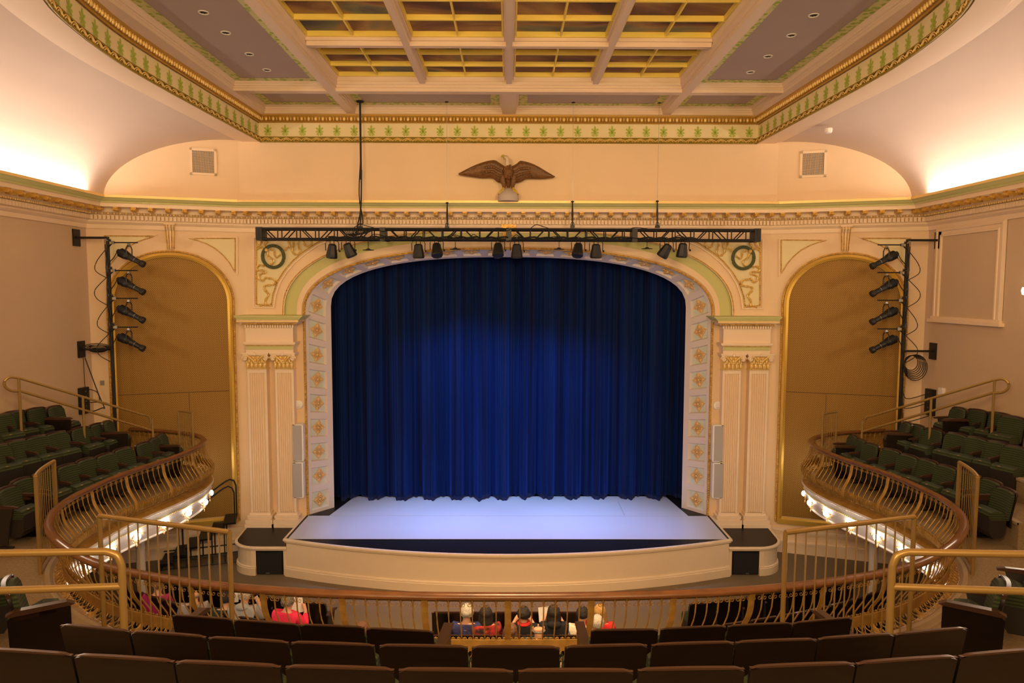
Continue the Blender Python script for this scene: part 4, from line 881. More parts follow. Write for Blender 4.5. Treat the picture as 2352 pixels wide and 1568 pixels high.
# truss lanterns
def par_can():
    e = empty('stage_light'); m = MB()
    m.lathe([(.0, .10), (.055, .10), (.085, .075), (.095, .0), (.115, -.10), (.122, -.16), (.118, -.19), (.105, -.20), (.10, -.19)], k=8); body = m.obj('body', 'black', e, world=False)
    MB().lathe([(0, -.185), (.10, -.185)], k=12).obj('lens', mat('lens_blue_glow', (.02, .03, .08), .15, emit=(.25, .35, 1), estr=.6), body, world=False)
    m = MB().tube([(-.135, 0, -.04), (-.14, 0, .10), (-.12, 0, .155), (0, 0, .165), (.12, 0, .155), (.14, 0, .10), (.135, 0, -.04)], .009, 6); m.obj('yoke', 'black', e, world=False)
    m = MB().box((0, 0, .20), (.03, .05, .07)); m.lathe([(0, 0), (.02, 0), (.02, .03), (0, .03)], (.14, 0, -.05), 8, 'X'); m.obj('clamp', 'black', e, world=False)
    for q_ in (-1, 1): MB().tube([(q_ * .04, 0, .16), (q_ * .045, 0, .08)], .008, 5).obj('handle', 'black', e, world=False)
    return e
PC = None; ordn = ('first', 'second', 'third', 'fourth', 'fifth', 'sixth', 'seventh', 'eighth', 'ninth', 'tenth')
for i, (x, y, tx, ty) in enumerate(((763, 577, -.12, .15), (800, 575, .35, .25), (961, 577, 0, .1), (1003, 575, .1, -.45), (1144, 575, .0, -.45), (1187, 577, 0, .1), (1328, 575, -.15, -.4), (1369, 577, 0, .1), (1531, 577, -.5, .25), (1568, 575, -.05, .15))):
    PC = par_can() if PC is None else PC; o = PC if i == 0 else dup(PC); c = atY(x, y - 6, YT + .02); o.location = c; o.rotation_euler = (0, 0, 0)
    for ch in o.children:
        if ch.name.startswith('body'): ch.rotation_euler = (ty, tx * -1, 0)
    tag(o, 'small black stage light under the truss, %s of ten from the left end' % ordn[i], 'stage light', 'lights hung on the truss')
PD = None
for i, (x, y) in enumerate(((846, 574), (1046, 572), (1284, 572), (1486, 571))):
    c = atY(x, y, YT + .05)
    if PD is None:
        PD = empty('pendant_disc'); m = MB().lathe([(.0, .035), (.03, .03), (.05, .012), (.115, .004), (.118, -.006), (0, -.008)], k=18); m.obj('disc', 'black', PD, world=False, smooth=True)
        m = MB(); [m.tube([(.011 * math.cos(a * PI / 3) * (1 if k % 2 else .2), .011 * math.cos(a * PI / 3) * (.2 if k % 2 else 1), .05 + k * .028 + .018 * math.sin(a * PI / 3)) for a in range(6)], .004, 4, closed=True) for k in range(5)]; m.obj('chain', 'black', PD, world=False); o = PD
    else: o = dup(PD)
    o.location = c; tag(o, 'flat black disc hanging on a chain below the truss, %s from the left' % ordn[i], 'pendant', 'discs on chains under the truss')

# ---------------------------------------------------------------- side booms with profile spotlights
def profile_light():
    e = empty('profile_spotlight'); m = MB()   # body axis along +X (lens end)
    m.lathe([(0, -.22), (.07, -.22), (.085, -.20), (.088, -.08), (.075, -.02), (.062, .0), (.060, .10), (.052, .12), (.050, .24), (.066, .26), (.070, .32), (.062, .335)], k=14, axis='X')
    m.lathe([(0, -.26), (.045, -.26), (.05, -.22)], k=12, axis='X'); b = m.obj('barrel', 'black', e, world=False, smooth=True, ang=30)
    m = MB()
    for k in range(7): m.lathe([(.089, -.20 + k * .018), (.094, -.196 + k * .018), (.089, -.190 + k * .018)], k=14, axis='X')
    m.obj('cooling_fin', 'black', b, world=False)
    MB().lathe([(0, .325), (.06, .325)], k=14, axis='X').obj('lens', mat('blue_lens_coating', (.02, .04, .14), .08, spec=1), b, world=False)
    MB().lathe([(.055, .12), (.058, .125), (.055, .13)], k=14, axis='X').obj('ring', 'steel', b, world=False)
    m = MB().tube([(0, -.10, 0), (0, -.105, .16), (0, -.06, .22), (0, .06, .22), (0, .105, .16), (0, .10, 0)], .012, 6); m.obj('yoke', 'black', e, world=False)
    MB().box((0, 0, .245), (.05, .04, .05)).obj('clamp', 'steel', e, world=False)
    return e
PL = None
for s in (-1, 1):
    YB_ = 14.0; top = atY(247, 544, YB_); xp = top.x; zbm = -3.75
    bo = empty('lighting_boom', mx(s, V((xp, YB_, zbm)))); tag(bo, 'black vertical lighting pole bracketed to the %s side wall' % WL[s], 'boom pole', 'lighting booms')
    mirx(s, MB().tube([(xp, YB_, zbm), (xp, YB_, top.z)], .032, 10)).obj('pole', 'black', bo, smooth=True)
    for (yy, w_) in ((546, .045), (802, .04)):
        z = atY(250, yy, YB_).z; mirx(s, MB().bx(-8.74, xp, YB_ - w_ / 2, YB_ + w_ / 2, z - w_ / 2, z + w_ / 2)).obj('arm', 'black', bo)
        mirx(s, MB().bx(-8.779, -8.75, YB_ - .11, YB_ + .11, z - .17, z + .17)).obj('wall_plate', 'black', bo)
    cb = MB()
    for k, (yb_, yl) in enumerate(((557, 590), (621, 654), (685, 719), (751, 784))):
        zb_ = atY(290, yb_, YB_ - .1).z; x1 = atY(316, yb_, YB_ - .1).x
        m = MB().tube([(xp + .14, YB_ - .1, zb_), (x1, YB_ - .1, zb_)], .014, 6); m.tube([(xp + .02, YB_ - .05, zb_ + .08), (xp + .16, YB_ - .1, zb_)], .016, 6); m.tube([(xp + .02, YB_ - .05, zb_ - .10), (xp + .16, YB_ - .1, zb_)], .014, 6); mirx(s, m).obj('cross_arm', 'black', bo)
        m = MB().box((xp, YB_, zb_ + .06), (.09, .09, .05)); m.box((xp + .16, YB_ - .1, zb_), (.06, .05, .06)); mirx(s, m).obj('clamp', 'steel', bo)
        if PL is None: PL = profile_light(); o = PL
        else: o = dup(PL)
        c = atY(297, yl, YB_ - .12); o.location = mx(s, c); o.rotation_euler = (0, 0, (0 if s < 0 else PI))
        for ch in o.children:
            if ch.name.startswith('barrel'): ch.rotation_euler = (0, math.radians(28), 0)
        tag(o, 'black profile spotlight on the %s boom, %s' % (WL[s], ('topmost', 'second from the top', 'third from the top', 'lowest of four')[k]), 'spotlight', 'spotlights on the side booms')
        cb.tube(spline([c + V((-.24, 0, .10)), c + V((-.30, -.03, -.02)), V((xp + .05, YB_ - .06, c.z - .12)), V((xp, YB_ - .05, c.z - .3))], 6), .009, 5)
        cb.tube(spline([V((xp - .03, YB_ - .04, c.z + .15)), V((xp - .20 - .05 * (k % 2), YB_ - .08, c.z - .1)), V((xp - .22, YB_ - .08, c.z - .28)), V((xp - .02, YB_ - .05, c.z - .42))], 6), .008, 5)
    for k in range(4): cb.tube([(xp + .03 * math.cos(k * 1.7 + i * .6), YB_ - .035 + .03 * math.sin(k * 1.7 + i * .6), top.z - .15 - i * .15) for i in range(16 - k)], .011, 5)
    z2 = atY(250, 802, YB_).z
    if s < 0:
        for k in range(6): cb.tube([(xp - .26 + (.17 + .02 * k) * math.cos(a * PI / 8), YB_ - .03 - .012 * k, z2 + .01 * k + (.035 + .02 * (k % 3)) * math.sin(a * PI / 8)) for a in range(16)], .009, 5, closed=True)
    else:
        for k in range(7):
            r_ = .14 + .017 * k; cb.tube([(xp - .16 - .01 * k + r_ * math.cos(a * PI / 10), YB_ - .05 - .01 * k, z2 - .24 - .015 * k + r_ * 1.1 * math.sin(a * PI / 10)) for a in range(20)], .009, 5, closed=True)
    bxp = V((-8.76, 14.05, atY(207, 918, 14.05).z))
    if s < 0:
        cb.tube(spline([V((-8.7, 14.0, z2 - .17)), V((-8.45, 13.98, z2 - .9)), V((-8.33, 13.97, z2 - 1.2)), V((-8.36, 13.95, bxp.z - .15)), V((-8.55, 13.93, bxp.z - .22)), V((-8.68, 13.9, bxp.z - .2))], 6), .011, 5)
        cb.tube(spline([V((-8.72, 13.98, z2 - .17)), V((-8.70, 13.97, z2 - .9)), V((-8.62, 13.95, bxp.z + .28))], 6), .007, 5); cb.tube(spline([V((-8.66, 13.95, bxp.z + .25)), V((-8.45, 13.94, bxp.z + .18)), V((-8.40, 13.93, bxp.z + .0)), V((-8.5, 13.92, bxp.z - .03)), V((-8.68, 13.9, bxp.z - .02))], 6), .009, 5)
    else:
        for dz in (.2, .0, -.28): cb.tube(spline([V((xp - .02, YB_ - .04, z2 - .55)), V((xp - .02, YB_ - .08, bxp.z + dz - .05)), V((xp - .16, YB_ - .08, bxp.z + dz - .12)), V((-8.68, 13.9, bxp.z + dz))], 6), .009, 5)
    tag(mirx(s, cb).obj('boom_cable', 'cord'), 'black cables looped and coiled around the %s lighting boom' % WL[s], 'cable', kind='stuff')
    jb = empty('power_box', mx(s, bxp - V((0, 0, .26)))); tag(jb, 'tall black power outlet box low on the %s side wall' % WL[s], 'power box', 'black wall power boxes')
    mirx(s, MB().bx(-8.779, -8.69, 13.84, 14.08, bxp.z - .27, bxp.z + .27)).obj('housing', 'black', jb)
    for k in range(5): mirx(s, MB().bx(-8.69, -8.684, 13.94, 13.97, bxp.z - .22 + k * .1, bxp.z - .20 + k * .1)).obj('socket', 'steel', jb)
# outlets, detector, wall panel, sconce
u_, z_ = awp(235, 879); m = MB(); m.add([aw(u_ - .04, z_ - .05, o) for o in (0, .012)] + [aw(u_ + .04, z_ - .05, o) for o in (0, .012)] + [aw(u_ - .04, z_ + .05, o) for o in (0, .012)] + [aw(u_ + .04, z_ + .05, o) for o in (0, .012)], [(0, 1, 3, 2), (4, 5, 7, 6), (1, 3, 7, 5), (0, 1, 5, 4), (2, 3, 7, 6)])
tag(m.obj('wall_outlet', 'steel'), 'small grey outlet plate on the wall left of the left grille', 'outlet')
c = V((8.75, 13.62, atY(2155, 898, 13.62).z)); m = MB().bx(8.71, 8.779, 13.56, 13.68, c.z - .07, c.z + .07); tag(m.obj('wall_outlet', 'white'), 'small white box on the right wall beside the black power box', 'outlet')
sd = atz(1903, 306, 2.98); m = MB().lathe([(0, -.05), (.045, -.05), (.065, -.03), (.07, .0), (.07, .04)], (0, 0, 0), 18); o = m.obj('smoke_detector', 'white'); o.location = sd; tag(o, 'round white smoke detector on the right vault near the frieze', 'smoke detector')
def rw(x, y): d = ray(x, y); return d * (8.78 / d.x)
q = [rw(2150, 523), rw(2311, 502), rw(2307, 748), rw(2146, 741)]; ya, yb_ = (q[0].y + q[3].y) / 2, (q[1].y + q[2].y) / 2; zt_w = (q[0].z + q[1].z) / 2; zb_w = (q[2].z + q[3].z) / 2
fp = empty('framed_wall_panel', (8.78, (ya + yb_) / 2, zb_w)); tag(fp, 'large cream framed panel with sill on the right side wall', 'wall panel')
m = MB()
rr_ = lambda o_, t_: [(8.78 - t_, ya + o_, zb_w + .12), (8.78 - t_, ya + o_, zt_w + o_), (8.78 - t_, yb_ - o_, zt_w + o_), (8.78 - t_, yb_ - o_, zb_w + .12)]
m.grid([rr_(o_, t_) for o_, t_ in ((.0, 0), (.0, .03), (-.05, .05), (-.08, .05), (-.09, .03), (-.15, .03), (-.16, .045), (-.19, .045), (-.20, .005))])
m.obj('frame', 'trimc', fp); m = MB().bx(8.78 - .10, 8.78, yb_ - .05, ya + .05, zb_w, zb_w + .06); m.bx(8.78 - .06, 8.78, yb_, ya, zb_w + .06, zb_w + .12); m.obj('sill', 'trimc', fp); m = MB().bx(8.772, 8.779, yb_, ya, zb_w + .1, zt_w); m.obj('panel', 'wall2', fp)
for s in (1,):
    c = V((8.6, 11.19, -.12)); sc = empty('wall_sconce', c); tag(sc, 'gilt wall sconce with curled arms at the right edge', 'wall lamp')
    m = MB().lathe([(0, 0), (.06, 0), (.05, .03), (0, .04)], (8.78, c.y, c.z), 14, R=Matrix.Rotation(-PI / 2, 3, 'Y'));
    for q_ in (-1, 1): m.tube(spline([V((8.75, c.y, c.z)), V((8.62, c.y + q_ * .06, c.z - .08)), V((8.58, c.y + q_ * .14, c.z - .02)), V((8.6, c.y + q_ * .15, c.z + .05))], 5), .010, 6)
    m.obj('arm', 'gold', sc)
    for q_ in (-1, 1): MB().lathe([(.0, 0), (.05, .01), (.065, .08), (.05, .13)], (8.6, c.y + q_ * .15, c.z + .05), 12).obj('shade', mat('frosted_glow', (1, .9, .75), .5, emit=(1, .8, .6), estr=6), sc)
# ---------------------------------------------------------------- balcony: rail line, fascia, tiers
ZR = -3.0; ZB0 = -3.72
LP_ = [(1168, 1369.5), (1020, 1369), (900, 1367), (755, 1362.5), (627, 1355.5), (483, 1343), (411, 1333), (358, 1325), (304, 1315), (251, 1304), (215, 1292.5), (179, 1276), (144, 1252), (126, 1238), (113, 1218), (110.5, 1204), (114, 1189), (123, 1173), (144, 1156), (170, 1138.6), (215, 1118), (251, 1101), (286, 1087.7), (322, 1075), (358, 1063.6), (394, 1052), (429, 1038.6), (456, 1026), (468, 1016), (470, 1009), (463, 1003.5), (447, 998), (411, 993), (376, 989.5), (304, 985), (262, 983)]
half = [atz(x, y, ZR).xy for x, y in LP_]; half[0].x = 0
def smooth(pts, it=4):
    pts = [V(p) for p in pts]
    for _ in range(it): pts = [pts[0]] + [(pts[i - 1] + 2 * pts[i] + pts[i + 1]) / 4 for i in range(1, len(pts) - 1)] + [pts[-1]]
    return pts
half = [V((p.x, p.y, 0)) for p in half]; half[1].y = half[0].y + .004
halfL = smooth(resample(spline(half, 4), .08), 10)
while (V((halfL[-1].x, halfL[-1].y)) - P0).dot(NW) < .05: halfL.pop()
RCL = [(p.x, p.y) for p in halfL]                        # centre -> left end
RAILP = [(-x, y) for x, y in reversed(RCL)] + RCL[1:]    # right end -> centre -> left end; right of travel = the void
bal = struct(empty('balcony', (0, 6.5, ZF + 2)), 'horseshoe balcony with white fascia, gilt mouldings and carpeted tiers', 'balcony')
fp = RAILP[::2] + ([RAILP[-1]] if len(RAILP) % 2 == 0 else [])
def fsweep(prof): return MB().sweep(fp, [(o, ZR + h) for o, h in prof])
fsweep([(.02, -.70), (.03, -.735), (.10, -.775), (.14, -.79)]).obj('ledge', 'brass', bal, smooth=True)
fsweep([(.14, -.79), (.155, -.795), (.155, -.815), (.13, -.83), (.115, -.85), (.11, -.90)]).obj('upper_moulding', 'fascia', bal, smooth=True)
fsweep([(.11, -.90), (.10, -.945)]).obj('green_band', mat('pale_grey_green', (.55, .56, .44), .5), bal)
fsweep([(.095, -.955), (.085, -1.02), (.05, -1.14), (.01, -1.21), (.0, -1.225), (.03, -1.235), (.03, -1.25), (-.02, -1.265), (-.06, -1.29), (-.10, -1.30)]).obj('fascia', 'fascia', bal, smooth=True)
mb = MB(); c3 = MB().sweep(fp, [(.10, ZR - .95)]) if False else None
def rail_off(o, z): 
    r = []
    for i, p in enumerate(RAILP):
        a, b = RAILP[max(0, i - 1)], RAILP[min(len(RAILP) - 1, i + 1)]; d = (V(b) - V(a)).normalized(); r.append(V((p[0] + d.y * o, p[1] - d.x * o, z)))
    return r
def bead_line(o, h, r, st):
    pts = resample(rail_off(o, ZR + h), st); m = MB()
    for i in range(len(pts) - 1):
        t = (pts[i + 1] - pts[i]).normalized(); m.ball((pts[i] + pts[i + 1]) / 2, (st * .42, r, r), 5, 3, Matrix.Rotation(math.atan2(t.y, t.x), 3, 'Z'))
    return m
bead_line(.112, -.845, .014, .05).obj('bead_row', 'goldl', bal, smooth=True, ang=80); bead_line(.10, -.948, .014, .04).obj('bead_row', 'goldl', bal, smooth=True, ang=80)
def outer(p, ext=0):
    c = V((0, 10.2)); d = (V(p) - c); d.normalize()
    ts = []
    if abs(d.x) > 1e-4: ts.append((8.79 - abs(c.x)) / abs(d.x))
    if d.y < -1e-4: ts.append((-2.9 - c.y) / d.y)
    if d.y > 1e-4: ts.append((15.0 - c.y) / d.y)
    return tuple(c + d * min(t for t in ts if t > 0))
mb = MB(); o_ = [outer(p) for p in RAILP[::3]]; i_ = [RAILP[i] for i in range(0, len(RAILP), 3)]
mb.grid([[(x, y, ZB0) for x, y in i_], [(x, y, ZB0) for x, y in o_]]); mb.obj('walkway', 'carpet2', bal)
mb = MB(); i2 = [tuple(p.xy) for p in rail_off(-.08, 0)[::3]]; mb.grid([[(x, y, ZR - 1.30) for x, y in i2], [(x, y, ZR - 1.30) for x, y in o_]]); mb.obj('soffit', 'fascia', bal)
fsweep([(.03, -.70), (-.02, -.66), (-.07, -.66), (-.09, -.70), (-.11, -.73)]).obj('kerb', 'nosing', bal)
def clampx(p): return (max(-8.79, min(8.79, p[0])), p[1])
OFF = lambda d: [clampx(tuple(p.xy)) for p in rail_off(-d, 0)]
def tier(d0, d1, z, zlow, test, nm='tier'):
    a, b = OFF(d0), OFF(d1); run_ = []; segs = []
    for i in range(len(a)):
        if test(RAILP[i]): run_.append(i)
        elif run_: segs.append(run_); run_ = []
    if run_: segs.append(run_)
    for sg in segs:
        A = [a[i] for i in sg[::2]]; B_ = [b[i] for i in sg[::2]]
        m = MB(); m.grid([[(x, y, z) for x, y in A], [(x, y, z) for x, y in B_]]); m.grid([[(x, y, zlow) for x, y in A], [(x, y, z - .03) for x, y in A]])
        for E_ in ((A[0], B_[0]), (A[-1], B_[-1])): m.grid([[(E_[0][0], E_[0][1], zlow), (E_[1][0], E_[1][1], zlow)], [(E_[0][0], E_[0][1], z), (E_[1][0], E_[1][1], z)]])
        t_ = m.obj(nm, 'carpet2', bal)
        m = MB(); a2 = OFF(d0 - .02); a3 = OFF(d0 + .07); m.grid([[(a2[i][0], a2[i][1], z - .035) for i in sg[::2]], [(a2[i][0], a2[i][1], z + .004) for i in sg[::2]], [(a3[i][0], a3[i][1], z + .004) for i in sg[::2]]]); m.obj('nosing', 'nosing', t_)
side_t = lambda p: p[1] > 9.6 and p[1] < 13.45 and abs(p[0]) > 5.0
cen_t = lambda p: p[1] < 8.35
tier(1.05, 1.80, -3.32, ZB0, side_t); tier(1.75, 3.2, -2.94, -3.32, side_t)
tier(.80, 2.08, -3.36, ZB0, cen_t); tier(2.05, 2.98, -2.81, -3.36, cen_t); tier(2.95, 4.3, -2.46, -2.81, lambda p: p[1] < 7.6)
# fascia lamps
LB = None; lamps = []
lp = resample(rail_off(.075, ZR - 1.08), .618)
for i, p in enumerate(lp):
    if abs(p.x) < 4.3: continue
    a, b = lp[max(0, i - 1)], lp[min(len(lp) - 1, i + 1)]; t = (b - a).normalized(); ang = math.atan2(t.y, t.x)
    if LB is None:
        LB = empty('fascia_lamp'); m = MB()       # local: out = -Y
        for k in range(12):
            a_ = k * PI / 6; m.ball((math.cos(a_) * .078, .0, math.sin(a_) * .092), (.016, .012, .020), 6, 3); m.ball((math.cos(a_ + .26) * .102, .004, math.sin(a_ + .26) * .120), (.012, .010, .016), 5, 3)
        for q in (-1, 1): m.ball((q * .15, 0, 0), (.035, .012, .02), 6, 3); m.ball((0, 0, q * .16), (.02, .012, .03), 6, 3)
        m.lathe([(.05, .01), (.06, -.005), (.068, .0), (.068, .012)], k=18, R=Matrix.Rotation(PI / 2, 3, 'X')); m.obj('rosette', 'rosette', LB, world=False, smooth=True, ang=70)
        m = MB().ball((0, -.03, 0), (.044, .04, .052), 12, 8); bu = m.obj('bulb', 'bulb', LB, world=False, smooth=True); o = LB
    else: o = dup(LB)
    o.location = p; o.rotation_euler = (0, 0, ang); lamps.append((p, V((t.y, -t.x, 0)), o))
nl = {-1: 0, 1: 0}
ORD = ['first', 'second', 'third', 'fourth', 'fifth', 'sixth', 'seventh', 'eighth', 'ninth', 'tenth', 'eleventh', 'twelfth', 'thirteenth', 'fourteenth', 'fifteenth', 'sixteenth', 'seventeenth', 'eighteenth', 'nineteenth', 'twentieth']
for s in (-1, 1):
    L_ = sorted([l for l in lamps if l[0].x * s > 0], key=lambda l: -l[0].y)
    for k, (p, n_, o) in enumerate(L_): tag(o, 'glowing round bulb in gilt rosette on the %s balcony front, %s from the stage' % (WL[s], ORD[k]), 'lamp', 'lamps along the balcony front')

# ---------------------------------------------------------------- balcony railing
rl = empty('balcony_railing', (0, 6.4, ZB0)); tag(rl, 'horseshoe gilt iron balcony railing with bellied balusters and mahogany handrail', 'railing')
hp = rail_off(0, ZR); mb = MB(); rows = []
k = 12; hpp = hp[::2]
for i, p in enumerate(hpp):
    a, b = hpp[max(0, i - 1)], hpp[min(len(hpp) - 1, i + 1)]; t = (b - a).normalized(); n_ = V((t.y, -t.x, 0))
    rows.append([p + n_ * (math.cos(q * 2 * PI / k) * .058) + V((0, 0, math.sin(q * 2 * PI / k) * .036 - .0)) for q in range(k)])
mb.grid(rows, cu=True); mb.obj('handrail', 'wood', rl, smooth=True, ang=80)
BP = [(-.02, -.03), (0, -.115), (.012, -.20), (.05, -.30), (.10, -.38), (.150, -.46), (.165, -.515)]
LPF = [(.165, -.515), (.166, -.56), (.15, -.61), (.11, -.655), (.06, -.685), (.02, -.705)]
BAY = .82; railpts = resample(hp, .82 / 7); NB = len(railpts) - 1
def frame_at(i):
    a, b = railpts[max(0, i - 1)], railpts[min(NB, i + 1)]; t = (b - a).normalized(); return railpts[i], t, V((t.y, -t.x, 0))
postm, balm = [], []
cidx = NB // 2
bar0 = None; post0 = None; rest = MB(); scroll = MB(); low = MB()
order = []
for i in range(NB + 1):
    p, t, n_ = frame_at(i)
    if (i - cidx) % 7 == 0: continue
    order.append((p.length if True else 0, i))
vis = set(i for _, i in sorted(order)[:100])
bmesh_bar = MB().tube([V((0, -o, h)) for o, h in BP], .0075, 6)          # local: out = -Y
post_s = MB(); post_s.grid([[V((x, -o - y, h)) for x, y in ((-.03, 0), (-.03, .006), (-.012, .014), (0, .010), (.012, .014), (.03, .006), (.03, 0))] for o, h in spline([V((o, h, 0)) for o, h in BP + LPF[1:]], 3) for o, h in ((o, h),)] if False else [[V((x, -q.x - y, q.y)) for x, y in ((-.032, -.004), (-.032, .006), (-.014, .016), (0, .010), (.014, .016), (.032, .006), (.032, -.004))] for q in spline([V((o, h, 0)) for o, h in BP + LPF[1:]], 3)], cu=True)
for i in range(NB + 1):
    p, t, n_ = frame_at(i); ang = math.atan2(t.y, t.x); R = Matrix.Rotation(ang, 3, 'Z')
    if (i - cidx) % 7 == 0:
        if post0 is None: post0 = o = post_s.obj('post', 'brass', rl, world=False)
        else: o = post0.copy(); COL.objects.link(o)
        o.location = p - V(rl.location); o.rotation_euler = (0, 0, ang)
    elif i in vis:
        if bar0 is None: bar0 = o = bmesh_bar.obj('baluster', 'brass', rl, world=False, smooth=True)
        else: o = bar0.copy(); COL.objects.link(o)
        o.location = p - V(rl.location); o.rotation_euler = (0, 0, ang)
    else: rest.add([R @ v + p for v in bmesh_bar.v], bmesh_bar.f)
    if i < NB:
        m = (railpts[i] + railpts[i + 1]) / 2; W = (railpts[i + 1] - railpts[i]).length * .46
        L2 = lambda x, o, h: R @ V((x, -o, h)) + m
        scroll.tube([L2(-W * math.cos(a * PI / 6), .0, -.085 + W * math.sin(a * PI / 6)) for a in range(7)], .0035, 4)
        for q in (-1, 1): scroll.tube([L2(q * (W - .024 + .024 * (1 - a / 12) * math.cos(a * .75)), 0, -.088 - .024 * (1 - a / 12) * math.sin(a * .75)) for a in range(10)], .0035, 4)
        # lower ornament: oval ring and curled stems on the inward curve of the belly
        def LQ(x, t_): q0 = poly_at([V((o, h, 0)) for o, h in LPF], t_); return L2(x, q0.x, q0.y)
        low.tube([LQ(.032 * math.cos(a * PI / 5), .28 + .24 * math.sin(a * PI / 5)) for a in range(10)], .005, 4, closed=True)
        for q in (-1, 1): low.tube([LQ(q * W, .0), LQ(q * W * .9, .35), LQ(q * W * .9, .6), LQ(q * W * .4, .78), LQ(q * W * .8, 1.0)], .005, 4); low.tube([LQ(q * (.02 + .016 * math.cos(a)), .80 + .10 * math.sin(a)) for a in range(6)], .004, 4)
        for q in (-.75, -.25, .25, .75): low.tube([L2(q * W, .168, -.51), L2(q * W, .176, -.56), L2(q * W, .160, -.61)], .006, 4)
        low.ball(LQ(0, .56), .010, 5, 3); low.ball(L2(-W * .5, .155, -.505), .012, 5, 3); low.ball(L2(W * .5, .155, -.505), .012, 5, 3)
if rest.v: o = rest.obj('baluster_run', 'brass', rl, smooth=True); o['kind'] = 'stuff'
scroll.obj('scroll_frieze', 'brass', rl); low.obj('lower_scrollwork', 'brass', rl)
mb = MB().sweep(fp, [(.125, ZR - .51), (.140, ZR - .51), (.140, ZR - .625), (.125, ZR - .625), (.125, ZR - .51)]); mb.obj('flat_band', 'brass', rl)
mb = MB().sweep(fp, [(-.02, ZR - .035), (.02, ZR - .035), (.02, ZR - .045), (-.02, ZR - .045)]); mb.obj('top_bar', 'brass', rl)
bot = rail_off(.02, ZR - .70)[::2]; MB().tube(bot, .012, 6).obj('bottom_bar', 'brass', rl, smooth=True)

# ---------------------------------------------------------------- guard rails and handrails
def nearest(x, y): return min(range(len(RAILP)), key=lambda i: (RAILP[i][0] - x) ** 2 + (RAILP[i][1] - y) ** 2)
def guard(i0, i1, ztop, zbot, n, label, off=-.13, r=.026, straight=False):
    pts = rail_off(off, 0); P_ = [pts[i] for i in range(min(i0, i1), max(i0, i1) + 1)]
    if straight: P_ = [P_[0], P_[-1]]
    P_ = resample(P_, (sum((P_[k + 1] - P_[k]).length for k in range(len(P_) - 1))) / (n + 1))
    g = empty('guard_rail', (P_[0] + P_[-1]) / 2 + V((0, 0, zbot))); tag(g, label, 'guard rail')
    up = lambda p, z: V((p.x, p.y, z))
    MB().tube([up(p, ztop) for p in P_], r, 10).obj('top_rail', 'rail', g, smooth=True)
    for p in (P_[0], P_[-1]): MB().tube([up(p, zbot), up(p, ztop)], r * .92, 10).obj('post', 'rail', g, smooth=True)
    MB().tube([up(p, zbot + .08) for p in P_], r * .6, 8).obj('bottom_rail', 'rail', g, smooth=True)
    b0 = None
    for p in P_[1:-1]:
        if b0 is None: b0 = MB().tube([(0, 0, zbot + .08), (0, 0, ztop)], .0085 if n > 11 else .0055, 7).obj('bar', 'rail', g, world=False, smooth=True); o = b0
        else: o = b0.copy(); COL.objects.link(o)
        o.location = V((p.x - g.location.x, p.y - g.location.y, -g.location.z))
    return g
